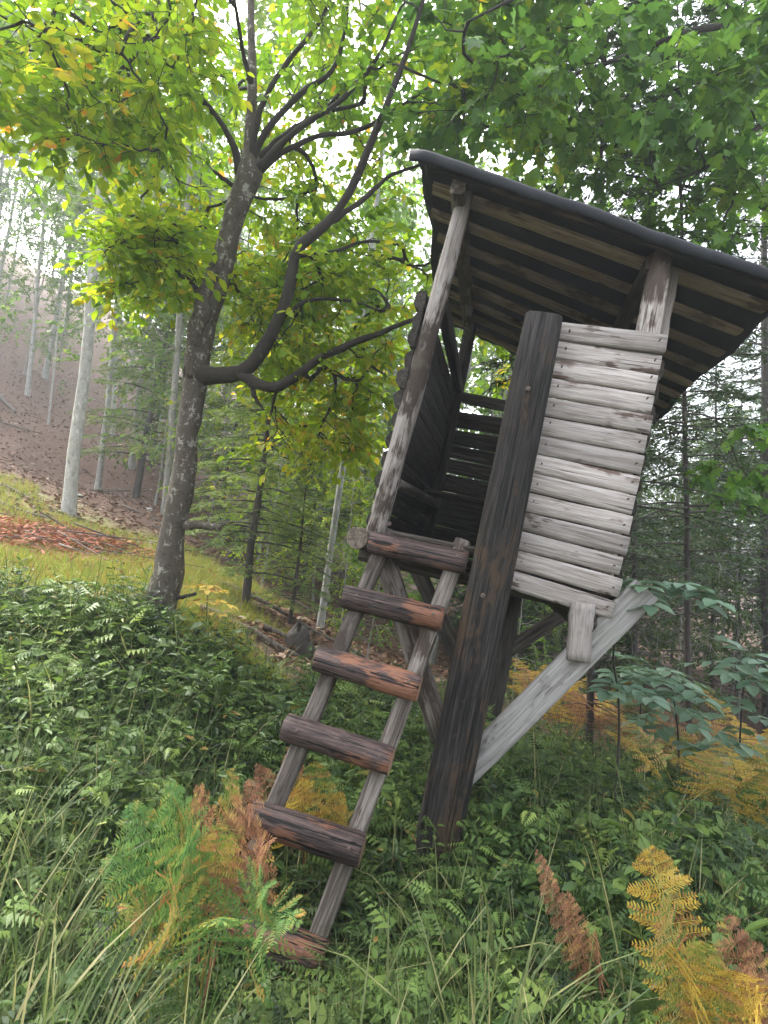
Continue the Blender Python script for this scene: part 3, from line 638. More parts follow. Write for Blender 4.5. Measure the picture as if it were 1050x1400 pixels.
# second stem fused to the trunk above the fork, and bark knots
me, p, r_ = limb_mesh('limb', *PL([(262, 520, 4.93, 14), (266, 470, 4.9, 20), (275, 425, 4.9, 22), (292, 375, 4.9, 20), (312, 325, 4.9, 16), (328, 272, 4.93, 14)]), M_BARK, tbase, 12, 30, .04, 77); link('limb', me, mt)
skel = np.concatenate(skel); stan = np.concatenate(stan)
AN = np.concatenate([box_anchor(92, (-80, 280), (-60, 120), (3.4, 5.0)), box_anchor(36, (60, 230), (110, 215), (3.5, 4.4)), box_anchor(26, (150, 285), (60, 200), (4.2, 5.0)), box_anchor(90, (150, 440), (60, 320), (5.15, 6.2)),
     box_anchor(60, (170, 340), (290, 410), (5.2, 6.2)), box_anchor(20, (150, 250), (290, 400), (4.6, 5)), box_anchor(34, (140, 250), (300, 360), (4.2, 5.0)), box_anchor(40, (370, 545), (60, 300), (5.0, 6.4)), box_anchor(34, (400, 560), (-60, 120), (4.0, 5.4)),
     box_anchor(70, (370, 545), (320, 480), (4.6, 6)), box_anchor(90, (350, 530), (470, 620), (4.9, 6.2)), box_anchor(40, (330, 430), (290, 470), (5.0, 6)), box_anchor(46, (540, 700), (300, 620), (5.4, 6.6)), box_anchor(45, (560, 760), (-40, 200), (4.2, 5.6))])
paths, w8 = grow(AN, skel, stan)
bw, bl = Buf(), Buf(); foliage(bw, bl, paths, w8, OVAL_V, OVAL_F, .0042, 4, 8, .33, .088, ymix=.025, avoid=True, aut=True)
tag(link('twigs', bw.mesh('twigs', [M_LIMB]), mt, T(-tbase)), kind='stuff'); tag(link('crown', bl.mesh('crown', [M_LEAF_MAIN]), mt, T(-tbase)), kind='stuff')

# ---- maple whose branches hang over the roof, trunk to the right of the stand
mb = gpt(*px(1330, 1000, 5.6)[:2]); mp_ = empty('maple_tree', mb, 'maple with broad lobed green leaves spreading over the stand roof', 'tree')
mtop = mb + np.array([-.5, .2, 6.5]); mm = (mb + mtop) / 2 + np.array([-.1, 0, 0])
mlimbs = [([mb - [0, 0, .3], mb + [0, 0, 1.2], mm, mtop], [.16, .13, .11, .05]),
          ([mm, px(1180, 250, 5.3), px(1050, 170, 5.2), px(968, 228, 5.1), px(900, 255, 5.0)], [.06, .04, .025, .014, .006]),
          ([mm + [0, 0, .7], px(1120, 40, 5.2), px(960, 40, 5.0), px(820, 90, 4.9), px(700, 130, 4.8)], [.055, .04, .028, .018, .008]),
          ([mm + [0, 0, 1.2], px(1100, -80, 4.9), px(900, -60, 4.4), px(740, -20, 4.1), px(640, 30, 4.0)], [.05, .04, .026, .016, .007]),
          ([mm + [0, 0, .4], px(1090, 300, 6.3), px(1000, 270, 6.5), px(860, 240, 6.6), px(700, 210, 6.6)], [.05, .035, .025, .016, .008])]
skel, stan = [], []
for i, (P, R) in enumerate(mlimbs):
    me, p, r_ = limb_mesh('trunk' if i == 0 else 'limb', P, R, M_LIMB, mb, 10, 26, .05, 50 + i); link('trunk' if i == 0 else 'limb', me, mp_)
    if i: skel.append(p[8:]); stan.append(nrm(np.gradient(p, axis=0))[8:])
AN = np.concatenate([box_anchor(90, (640, 1100), (-60, 160), (3.9, 5.6)), box_anchor(110, (560, 1080), (60, 270), (4.6, 7.0)), box_anchor(40, (860, 1090), (180, 330), (4.8, 6.6)), box_anchor(45, (560, 780), (-40, 190), (4.2, 5.6)), box_anchor(20, (880, 1040), (560, 690), (4.6, 5.5))])
paths, w8 = grow(AN, np.concatenate(skel), np.concatenate(stan)); bw, bl = Buf(), Buf(); foliage(bw, bl, paths, w8, MAPLE_V, MAPLE_F, .0035, 4, 6, .32, .105, droop=.5, avoid=True)
tag(link('twigs', bw.mesh('twigs', [M_LIMB]), mp_, T(-mb)), kind='stuff'); tag(link('crown', bl.mesh('crown', [M_LEAF_MAPLE]), mp_, T(-mb)), kind='stuff')

# ---- prototypes for the forest
def beech_proto(seed, Ht, cb, rad0, na, leaf, mat_b, mat_l, wid=2.2, low=0):
    r = np.random.default_rng(seed); K = 24; z = np.linspace(-.4, Ht, K); P = np.c_[np.cumsum(r.normal(0, .035, K)), np.cumsum(r.normal(0, .035, K)), z]; P[:, :2] -= P[2, :2]
    R = rad0 * (1 - .8 * np.clip(z / Ht, 0, 1)) * (1 + .35 * np.exp(-np.maximum(z, 0) / .25)); V, F = tubes(P[None], R[None], 10); tm = mesh_np('trunk', V, F, None, True, [mat_b])
    n2 = na; t = r.uniform(0, 1, n2) ** .9; h = cb + (Ht + 1 - cb) * t; a = r.uniform(0, 2 * math.pi, n2); q = wid * np.sqrt(r.uniform(.05, 1, n2)) * (.55 + .75 * np.sin(np.clip(t * 1.1 + .12, 0, 1) * math.pi) ** .8)
    A = np.c_[np.cos(a) * q, np.sin(a) * q, h]
    if low:
        a = r.uniform(0, 6.28, low); q = r.uniform(.3, 1.4, low); A = np.r_[A, np.c_[np.cos(a) * q, np.sin(a) * q, r.uniform(cb * .35, cb, low)]]
    k = z > cb * .3; paths, w8 = grow(A, P[k], nrm(np.gradient(P, axis=0))[k] , r); bw, bl = Buf(), Buf()
    foliage(bw, bl, paths, w8, OVAL_V, OVAL_F, .006, 4, 7, .5, leaf, r=r, S=3)
    return tm, bw.mesh('branches', [mat_b]), bl.mesh('crown', [mat_l])
def conifer_proto(seed, Ht, cb, rad0, blen, mat_l, dens=1.0, dead=0):
    r = np.random.default_rng(seed); K = 16; z = np.linspace(-.4, Ht, K); P = np.c_[np.cumsum(r.normal(0, .02, K)), np.cumsum(r.normal(0, .02, K)), z]; P[:, :2] -= P[1, :2]
    R = rad0 * (1.02 - np.clip(z / Ht, 0, 1)); V, F = tubes(P[None], R[None], 8); tm = mesh_np('trunk', V, F, None, True, [M_SPRUCE])
    nb = int(Ht * 13 * dens); h = np.sort(r.uniform(cb, Ht * .98, nb)); a = np.cumsum(r.normal(2.4, .5, nb)); L = blen * (1.05 - ((h - cb) / (Ht - cb))) ** .8 * r.uniform(.55, 1.1, nb) + .12
    o = np.c_[np.interp(h, z, P[:, 0]), np.interp(h, z, P[:, 1]), h]; d = np.c_[np.cos(a), np.sin(a), np.zeros(nb)]
    t = np.linspace(0, 1, 6)[None, :, None]; up = np.array([0, 0, 1.0])
    BP = o[:, None] + d[:, None] * (L[:, None, None] * t) + up * (L[:, None, None] * (.12 * t - .42 * t ** 2 + .12 * t ** 3)); bw, bl = Buf(), Buf()
    V, F = tubes(BP, np.linspace(.014, .003, 6)[None] * (L[:, None] / blen + .3), 4); bw.add(V, F)
    if dead:
        hd = r.uniform(.6, cb, dead); ad = r.uniform(0, 6.28, dead); Ld = r.uniform(.4, 1.3, dead); od = np.c_[np.interp(hd, z, P[:, 0]), np.interp(hd, z, P[:, 1]), hd]; dd = np.c_[np.cos(ad), np.sin(ad), np.zeros(dead)]
        DP = od[:, None] + dd[:, None] * (Ld[:, None, None] * t) + up * (Ld[:, None, None] * (-.1 * t - .2 * t ** 2)) + r.normal(0, .02, (dead, 6, 3)); V, F = tubes(DP, np.broadcast_to(np.linspace(.012, .003, 6), (dead, 6)), 4); bw.add(V, F)
    # side twigs then needle bundles
    ns = 9; tt = r.uniform(.12, 1.0, (nb, ns * 2)); sg = np.where(np.arange(ns * 2) % 2 == 0, 1, -1)[None, :, None]
    idx0 = tt * 5; i0 = np.minimum(idx0.astype(int), 4); fr = (idx0 - i0)[..., None]; bi = np.arange(nb)[:, None]
    sp = BP[bi, i0] * (1 - fr) + BP[bi, i0 + 1] * fr; bd = nrm(BP[bi, i0 + 1] - BP[bi, i0]); sd_ = nrm(np.cross(bd, up)); sl = (L[:, None] * .42 * (1.05 - tt * .75) * r.uniform(.7, 1.2, tt.shape))[..., None]
    sdir = nrm(bd * .7 + sd_ * sg * .9 + up * r.normal(-.22, .15, (nb, ns * 2, 1))); ep = sp + sdir * sl
    nn = 9; q = (np.arange(nn) + .5) / nn; pos = sp[:, :, None] * (1 - q)[None, None, :, None] + ep[:, :, None] * q[None, None, :, None]
    sg2 = np.where(np.arange(nn) % 2 == 0, 1, -1)[None, None, :, None]; s3 = nrm(np.cross(sdir, up))[:, :, None]
    nd = sdir[:, :, None] * .9 + s3 * sg2 * .75 + r.normal(0, .22, pos.shape); no = np.broadcast_to(up, pos.shape) + r.normal(0, .4, pos.shape)
    a_, b_, c_ = frame(nd.reshape(-1, 3), no.reshape(-1, 3)); V, Fs = inst([(0, 0, 0), (-.13, .5, .02), (0, 1, -.03), (.13, .5, .02)], DIA_F, pos.reshape(-1, 3), a_, b_, c_, r.uniform(.06, .13, pos.size // 3) * (blen / 1.3) ** .35)
    rn = np.clip(np.repeat(r.normal(.5, .18, nb), ns * 2 * nn) + r.normal(0, .15, nb * ns * 2 * nn), 0, 1); bl.add(V, Fs[0], rn)
    return tm, bw.mesh('branches', [M_SPRUCE]), bl.mesh('crown', [mat_l])
B_TALL = [beech_proto(11 + i, 17, 7.0, .17, 190, .15, M_BEECH, M_LEAF_FAR, 2.2, 14) for i in range(2)]
B_GREY = beech_proto(21, 18, 5.0, .17, 220, .15, M_BEECH2, M_LEAF_FAR, 2.3, 22)
B_YOUNG = beech_proto(31, 8, 1.2, .06, 170, .13, M_BEECH2, M_LEAF_HIGH, 1.6)
B_GOLD = beech_proto(34, 7, .6, .05, 170, .11, M_BEECH2, M_LEAF_MAIN, 1.5)
C_YOUNG = [conifer_proto(41 + i, 6.5, .5, .07, 1.35, M_NEEDLE) for i in range(2)]
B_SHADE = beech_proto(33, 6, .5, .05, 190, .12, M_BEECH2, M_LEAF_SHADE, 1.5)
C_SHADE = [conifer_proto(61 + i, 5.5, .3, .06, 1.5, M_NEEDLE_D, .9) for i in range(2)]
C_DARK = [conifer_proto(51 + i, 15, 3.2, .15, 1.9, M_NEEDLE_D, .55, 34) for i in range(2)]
def put_tree(name, proto, base, top=None, s=1.0, rot=None, rs=1.0, label='', group=None, sink=.0):
    base = np.asarray(base, float); rot = rng.uniform(0, 6.28) if rot is None else rot
    q = Vector((0, 0, 1)).rotation_difference(Vector(top - base)) if top is not None else Vector((0, 0, 1)).rotation_difference(Vector((rng.normal(0, .03), rng.normal(0, .03), 1)))
    M = T(base) @ q.to_matrix().to_4x4() @ Matrix.Rotation(rot, 4, 'Z') @ Matrix.Scale(s, 4)
    o = empty(name, base, label, 'bush' if name == 'bush' else 'tree', group, M)
    Rs = Matrix.Diagonal((rs, rs, 1, 1))
    for nm, me in zip(('trunk', 'branches', 'crown'), proto):
        c = link(nm, me, o, Rs if nm == 'trunk' else None)
        if nm != 'trunk': tag(c, kind='stuff')
    return o
def bt(u0_, v0_, d, u1_, v1_, wpx, proto, label, name='beech_tree', s=1.0, group=None):
    b = px_ground(u0_, v0_); dd = (b - EYE) @ FW; tp = px(u1_, v1_, dd); r_real = wpx * .66 / 2 / FPX * dd
    return put_tree(name, proto, b, tp, s, None, r_real / (.165 * s), label, group)
bt(93, 702, 11, 128, 320, 25, B_TALL[0], 'stout pale beech trunk at the foot of the brown slope above the red brush')
bt(38, 541, 25, 58, 300, 9, B_TALL[1], 'slender pale beech high on the misty slope above the fallen dark branch')
bt(134, 672, 18, 158, 440, 12, B_TALL[1], 'slim white beech with a slight bow standing upslope of the stoutest beech')
bt(153, 596, 24, 163, 440, 9, B_TALL[0], 'thin straight pale beech just behind the slightly bowed white beech')
bt(180, 641, 20, 208, 390, 12, B_GREY, 'grey beech with dark bark leaning on the brown slope')
bt(203, 600, 25, 226, 420, 6, B_TALL[0], 'very thin beech pole between the grey beech and the leaning tree', s=.8)
bt(217, 596, 26, 238, 430, 6, B_TALL[1], 'thin pale pole close behind the leaning tree trunk', s=.8)
bt(226, 705, 12, 243, 450, 15, B_GREY, 'lichen covered beech half hidden behind the leaning tree trunk')
bt(66, 580, 26, 82, 420, 4, B_TALL[1], 'hair-thin beech pole uphill of the bowed white beech', s=.6)
bt(438, 862, 11, 470, 610, 14, B_TALL[0], 'pale straight trunk rising beyond the ladder among young firs')
bt(285, 600, 26, 292, 500, 5, B_TALL[1], 'thin pale trunk in the mist just behind the leaning tree fork', s=.8)
FG = 'slim beeches far up the misty slope'; FLb = 'slim beech standing far up the misty slope'
for k in range(40):
    x = rng.uniform(-42, 4); y = rng.uniform(27, 62)
    if x > -3 and y < 30: continue
    put_tree('beech_tree', [B_TALL[0], B_TALL[1], B_GREY][k % 3], gpt(x, y), None, rng.uniform(.85, 1.2), None, rng.uniform(.6, 1.0), FLb, FG)
for k in range(14):
    x = rng.uniform(-32, -8); y = rng.uniform(22, 38)
    if abs(x / y + .55) < .0: continue
    put_tree('beech_tree', [B_GREY, B_TALL[0], B_GREY][k % 3], gpt(x, y), None, rng.uniform(.8, 1.1), None, rng.uniform(.35, .6), 'slim leafy beech among the pale trunks half way up the slope', 'leafy beeches half way up the slope')
for (x, y, s_) in [(-6.6, 16.5, .9), (-5.2, 19, 1.0), (-18, 27, 1.2), (-11, 30, 1.4)]:
    put_tree('young_beech', B_YOUNG, gpt(x, y), None, s_, None, .7, 'young beech with pale green sprays between the trunks on the slope', 'young beeches on the slope')
# young firs in the hollow between the leaning tree and the stand
YF_ = 'young fir with drooping light green sprays in the hollow between leaning tree and stand'
for (u, v, s) in [(335, 830, .75), (410, 815, .8), (350, 760, 1.0), (300, 720, 1.0), (430, 745, 1.15), (520, 830, .9), (395, 860, .42)]:
    b = px_ground(u, v, 40); put_tree('young_fir', C_YOUNG[rng.integers(2)], b, None, s * rng.uniform(.95, 1.1), None, 1.0, YF_, 'young firs in the hollow')
for k in range(10):
    x = rng.uniform(-9, 6); y = rng.uniform(17, 34); put_tree('young_fir', C_YOUNG[k % 2], gpt(x, y), None, rng.uniform(1.2, 1.9), None, 1.0, 'tall young fir far behind the stand in haze', 'firs far behind the stand')
for (x, y, s) in [(-1.2, 14, 1.2), (1.3, 11.5, 1.1), (2.8, 14.5, 1.3), (-3.5, 17, 1.2), (.3, 18, 1.5), (4.5, 19, 1.4)]:
    put_tree('young_beech', B_YOUNG, gpt(x, y), None, s, None, 1, 'bushy young beech with fresh green leaves behind the stand', 'young beeches behind the stand')
# dark spruces to the right
for (u, v, uu_, vv_, wpx, lb) in [(868, 992, 866, 640, 15, 'dark spruce trunk close behind the plank wall of the stand'), (805, 1045, 808, 900, 16, 'dark spruce trunk standing among the orange bracken below the stand brace'),
       (942, 1040, 940, 900, 10, 'slim dark spruce trunk rising from the yellow bracken'), (972, 965, 974, 830, 8, 'thin dark spruce trunk behind the elder bush'), (1008, 945, 1010, 800, 9, 'dark spruce trunk furthest into the wood behind the elder bush'), (1052, 1010, 1046, 450, 17, 'tall dark spruce trunk at the edge of the spruce wood')]:
    b = px_ground(u, v, 40); dd = (b - EYE) @ FW; put_tree('spruce_tree', C_DARK[rng.integers(2)], b, px(uu_, vv_, dd), 1.05 if u > 1040 else rng.uniform(.6, .75), None, max(.35, wpx / 2 / FPX * dd / .15), lb)
for k in range(20):
    x = rng.uniform(3, 26); y = rng.uniform(11, 34)
    if x < y * .15: x += 5
    put_tree('spruce_tree', C_DARK[k % 2], gpt(x, y), None, rng.uniform(.5, .8), None, rng.uniform(.8, 1.2), 'dark spruce deep in the wood to the right of the stand', 'spruces deep in the wood')

for k in range(30):
    x = rng.uniform(2.5, 16); y = rng.uniform(9.0, 24)
    put_tree('young_spruce', C_SHADE[k % 2], gpt(max(x, y * .16), y), None, rng.uniform(.7, 1.3), None, 1.0, 'bushy young spruce under the tall spruces behind the elder bushes', 'young spruces in the wood')
for (x, y, sc_) in [(3.4, 9.2, .5), (5.2, 9.8, .6), (6.8, 10.5, .75), (4.4, 12, .8), (8.2, 13, .9), (6.2, 15, 1.0), (2.6, 11.5, .55), (9.8, 16.5, 1.1)]:
    put_tree('leafy_shrub', B_SHADE, gpt(x, y), None, sc_, None, .7, 'leafy dark green shrub under the spruces to the right of the stand', 'shrubs under the spruces')
for (x, y, sc_) in [(-2.2, 11.2, .62), (-1.4, 13.2, .85), (-3.0, 14.5, .95), (-.5, 10.2, .5), (-2.0, 17, 1.2), (-4.6, 15.2, .8)]:
    put_tree('young_beech', B_GOLD, gpt(x, y), None, sc_, None, .7, 'young beech with yellow-green leaves among the firs in the hollow', 'yellow-green young beeches in the hollow')
for k in range(34):
    x = rng.uniform(-6, 48); y = rng.uniform(32, 66)
    put_tree('spruce_tree', C_DARK[k % 2], gpt(x, y), None, rng.uniform(1.0, 1.4), None, 1.0, 'distant spruce in the haze at the back of the wood', 'distant spruces in the haze')

# ------------------------------------------------------------------ undergrowth
def scatter(n, d0, d1, lat=(-.85, .85), pw_=1.0, r=None):
    r = r or rng; d = d0 * (d1 / d0) ** (r.random(n) ** pw_); l = r.uniform(*lat, n); return l * d, d
def keep(x, y):
    """plants grow on the near terrace and right round the stand, not on the leaf-litter slope"""
    lim = np.where(x < -.6, 4.75 + .12 * np.sin(x * 5) + .25 * np.sin(x * 2.1), 4.75 + np.clip((x + .6) * 2.2, 0, 4.5)); return y < lim
def clear(x, y):
    """1 in the open, lower right beside ladder and post so that they stay in view"""
    f = ladder.location; a = np.exp(-(((x - f.x - .05) / .55) ** 2 + ((y - f.y + .3) / .65) ** 2) ** 1.5); return 1 - .84 * a
def herb(n, d0, d1, hmin, hmax, leaf, TV, TF, lv, lat=(-.85, .85), pw_=1.0, zone=None, spreadang=.9, per=2):
    x, y = scatter(n, d0, d1, lat, pw_); k = keep(x, y)
    if zone is not None: k &= zone(x, y)
    x, y = x[k], y[k]; N = len(x); b = np.c_[x, y, gz(x, y)]
    patch = .5 + .5 * np.sin(x * 2.3 + 1.7 * np.sin(y * 1.9)) * np.sin(y * 2.7 + x)
    p2 = .5 + .5 * np.sin(x * 6.1 + 2 * np.sin(y * 4.3)) * np.sin(y * 5.7 + 1.5 * np.sin(x * 3.7)); h = (hmin + (hmax - hmin) * rng.random(N) * (.15 + .45 * patch + .7 * p2 * p2)) * clear(x, y); lean = rng.normal(0, .22, (N, 2)); t = np.linspace(0, 1, 4)[None, :, None]
    top = b + np.c_[lean * h[:, None], h]; P = b[:, None] * (1 - t) + top[:, None] * t + np.c_[lean * h[:, None] * .25, np.zeros(N)][:, None] * (t * (1 - t)) * 2
    V, F = tubes(P, np.broadcast_to(np.linspace(.0028, .0012, 4), (N, 4)), 3); HB.add(V, F, .35)
    q = (np.arange(lv) + 1) / lv; q = np.clip(q[None] * .85 + .15 + rng.normal(0, .03, (N, lv)), 0, 1); pos = b[:, None] * (1 - q)[..., None] + top[:, None] * q[..., None]
    a0 = rng.uniform(0, 6.28, (N, 1)) + np.arange(lv)[None] * 1.57 + rng.normal(0, .3, (N, lv)); A = a0[..., None] + np.arange(per) * 2 * math.pi / per
    el = rng.normal(.05, .3, A.shape); dr = np.stack([np.cos(A) * np.cos(el), np.sin(A) * np.cos(el), np.sin(el)], -1); no = np.array([0, 0, 1.0]) + rng.normal(0, .3, dr.shape)
    p = np.broadcast_to(pos[:, :, None], dr.shape).reshape(-1, 3) + dr.reshape(-1, 3) * leaf * .15; s_, d_, n_ = frame(dr.reshape(-1, 3), no.reshape(-1, 3))
    sc = np.repeat(rng.choice([.7, 1.0, 1.0, 1.45], N), lv * per) * leaf * (1.15 - .45 * np.broadcast_to(q[:, :, None], A.shape).ravel()) * rng.uniform(.65, 1.25, A.size)
    V, Fs = inst(TV, TF, p, s_, d_, n_, sc); rn = np.clip(np.repeat(rng.normal(.22, .15, N) + .38 * (.5 + .5 * np.sin(x * 3.3 + 2.2 * np.sin(y * 2.1 + .7)) * np.sin(y * 3.9 + 1.4 * np.sin(x * 2.7))), lv * per) + rng.normal(0, .13, A.size), 0, .97); rn[rng.random(A.size) < .012] = 1.0
    HB.add(V, Fs[0], np.repeat(rn, len(TF[0])))
def grass(n, d0, d1, Lr, wid, lat=(-.85, .85), zone=None, buf=None, tuft=7, kp=True, pw_=1.0, green=.45):
    x, y = scatter(n, d0, d1, lat, pw_); k = keep(x, y) if kp else np.ones(len(x), bool)
    if zone is not None: k &= zone(x, y)
    x, y = np.repeat(x[k], tuft), np.repeat(y[k], tuft); N = len(x); a = rng.uniform(0, 6.28, N); x = x + np.cos(a) * .03; y = y + np.sin(a) * .03
    b = np.c_[x, y, gz(x, y) - .01]; L = rng.uniform(*Lr, N) * (clear(x, y) * .85 + .15); lean = rng.uniform(.15, 1.0, N); K = 5; t = np.linspace(0, 1, K)[None]
    out = np.c_[np.cos(a), np.sin(a), np.zeros(N)]; rr_ = (lean * L)[:, None] * t ** 1.6; zz_ = L[:, None] * (t - (.30 + .4 * (lean[:, None] > .6)) * lean[:, None] * t ** 2.4)
    C = b[:, None] + out[:, None] * rr_[..., None] + np.array([0, 0, 1.0]) * zz_[..., None]; sd2 = np.c_[-np.sin(a + .5), np.cos(a + .5), np.zeros(N)]
    wv = wid * rng.uniform(.6, 1.3, (N, 1)) * np.array([.7, 1, .85, .55, .04])[None]; V = np.stack([C - sd2[:, None] * wv[..., None], C + sd2[:, None] * wv[..., None]], 2).reshape(-1, 3)
    j = np.arange(K - 1) * 2; f = np.stack([j, j + 1, j + 3, j + 2], -1); F = (f[None] + (np.arange(N) * K * 2)[:, None, None]).reshape(-1, 4)
    rn = np.clip(np.repeat(rng.normal(green, .2, N // tuft), tuft) + rng.normal(0, .14, N), 0, .93); rn[rng.random(N) < .06] = rng.uniform(.9, 1)
    (buf or GB).add(V, F, np.repeat(rn, K - 1))
HB, GB = Buf(), Buf()
pz = lambda a, b, c, lo: (lambda x, y: np.sin(x * a + 1.9 * np.sin(y * b)) * np.sin(y * c + 1.3 * np.sin(x * 1.1)) > lo)
herb(2000, 1.3, 5.4, .14, .50, .105, LANCE_V, OVAL_F, 6, zone=pz(1.9, 1.3, 2.2, -.35))
herb(1300, 2.6, 5.4, .24, .66, .09, LANCE_V, OVAL_F, 9, (-.95, .1), zone=pz(2.6, 1.7, 1.6, -.2))
herb(1900, 1.4, 9.0, .14, .46, .08, OVAL_V, OVAL_F, 5, (-.1, .9), zone=pz(2.2, 1.1, 1.9, -.4))
herb(2600, 1.3, 6.5, .05, .26, .065, OVAL_V, OVAL_F, 3, per=3)
herb(500, 1.6, 4.0, .2, .42, .06, OVAL_V, OVAL_F, 7, (.08, .38), per=3)
# finely divided leaves (cow parsley, young bracken) rising through the rest
q9 = np.linspace(.25, .95, 6); SP_V, SP_F = [], []
for i_, t_ in enumerate(q9):
    for sg in (1, -1):
        l_ = .34 * (1.08 - t_) + .05; a_, b_ = np.array([sg * .85, .55]), np.array([.55, -sg * .85]); o_ = np.array([0, t_])
        k0 = len(SP_V); SP_V += [(*o_, 0), (*(o_ + a_ * l_ * .45 + b_ * l_ * .2), .03), (*(o_ + a_ * l_), -.09), (*(o_ + a_ * l_ * .45 - b_ * l_ * .2), .03)]; SP_F.append((k0, k0 + 1, k0 + 2, k0 + 3))
k0 = len(SP_V); SP_V += [(-.012, 0, -.25), (.012, 0, -.25), (.004, .98, -.05), (-.004, .98, -.05)]; SP_F.append((k0, k0 + 1, k0 + 2, k0 + 3))
herb(900, 1.5, 5.2, .18, .5, .19, SP_V, [SP_F], 2, (-.95, .9), per=3)
under = link('undergrowth', HB.mesh('undergrowth', [M_HERB])); tag(under, 'dense dark green leafy undergrowth carpeting the terrace', 'undergrowth', kind='stuff')
HB = Buf()
herb(1100, 1.7, 4.8, .10, .40, .10, OVAL_V, OVAL_F, 3, (-.9, -.25), per=3)
herb(240, 1.4, 3.4, .08, .22, .065, OVAL_V, OVAL_F, 2, (-.3, .5), per=3)
herb(700, 3.2, 5.4, .25, .55, .08, OVAL_V, OVAL_F, 4, (-.95, -.2)); herb(900, 1.8, 5.0, .2, .55, .2, SP_V, [SP_F], 2, (-.95, .3), per=3)
herb(260, 1.9, 4.6, .15, .4, .16, OVAL_V, OVAL_F, 2, (-.9, .85), per=3)
l2 = link('undergrowth', HB.mesh('undergrowth', [M_HERB_L])); tag(l2, 'bright light green broad leaves among the darker undergrowth', 'undergrowth', kind='stuff')
grass(1100, 1.25, 3.4, (.22, .55), .0032); grass(350, 2.6, 5.0, (.4, .75), .004, (-.95, 0)); grass(1500, 2.0, 8.5, (.25, .55), .0032, (-.1, .9)); grass(700, 1.2, 2.6, (.3, .6), .0045, (-.75, .25))
grass(260, 1.2, 3.6, (.35, .75), .0035, (-.8, .8), None, None, 3, True, 1.0, 1.1)
grass(70, 1.35, 2.4, (.5, .95), .0055, (-.6, .3), None, None, 12, True, 1.0, .6)
gr_ = link('grass', GB.mesh('grass', [M_GRASS])); tag(gr_, 'long arching grass blades growing through the undergrowth', 'grass', kind='stuff')
GB2 = Buf(); sl_zone = lambda x, y: (~keep(x, y)) & (x < -1.1 - .15 * (y - 6) + .4 * np.sin(y * 3)) & (y + .1 * x < 11.2 + 1.2 * np.sin(x * 1.3))
grass(11000, 4.4, 12.5, (.08, .22), .004, (-.95, .12), sl_zone, GB2, 8, False, .8, .35)
mg = link('grass', GB2.mesh('grass', [M_MEADOW])); tag(mg, 'short yellow and rust coloured grass on the near slope', 'grass', kind='stuff')
# dead leaves
def litter(name, n, d0, d1, lat, zone, mat, size, label, flat=.35):
    x, y = scatter(n, d0, d1, lat, .8); k = zone(x, y); x, y = x[k], y[k]; N = len(x); p = np.c_[x, y, gz(x, y) + rng.uniform(.005, .04, N)]
    a = rng.uniform(0, 6.28, N); dr = np.c_[np.cos(a), np.sin(a), rng.normal(0, .3, N)]; no = np.array([0, 0, 1.0]) + rng.normal(0, flat, (N, 3)); s_, d_, n_ = frame(dr, no)
    V, Fs = inst(OVAL_V, OVAL_F, p, s_, d_, n_, size * rng.uniform(.6, 1.4, N)); rn = np.clip(rng.normal(.62, .2, N), 0, .92); rn[rng.random(N) < .05] = 1
    b = Buf(); b.add(V, Fs[0], np.repeat(rn, 2)); return tag(link(name, b.mesh(name, [mat])), label, 'leaf litter', kind='stuff')
litter('leaf_litter', 34000, 5.2, 34, (-.9, .5), lambda x, y: (~keep(x, y)) & ((y + .1 * x > 9.6 + .8 * np.sin(x * 1.3)) | (x > -1.6)), M_LITTER, .10, 'brown fallen leaves covering the wooded slope')
litter('leaf_litter', 700, 1.4, 5, (-.8, .8), keep, M_FERN_R, .07, 'scattered orange fallen leaves on the undergrowth')

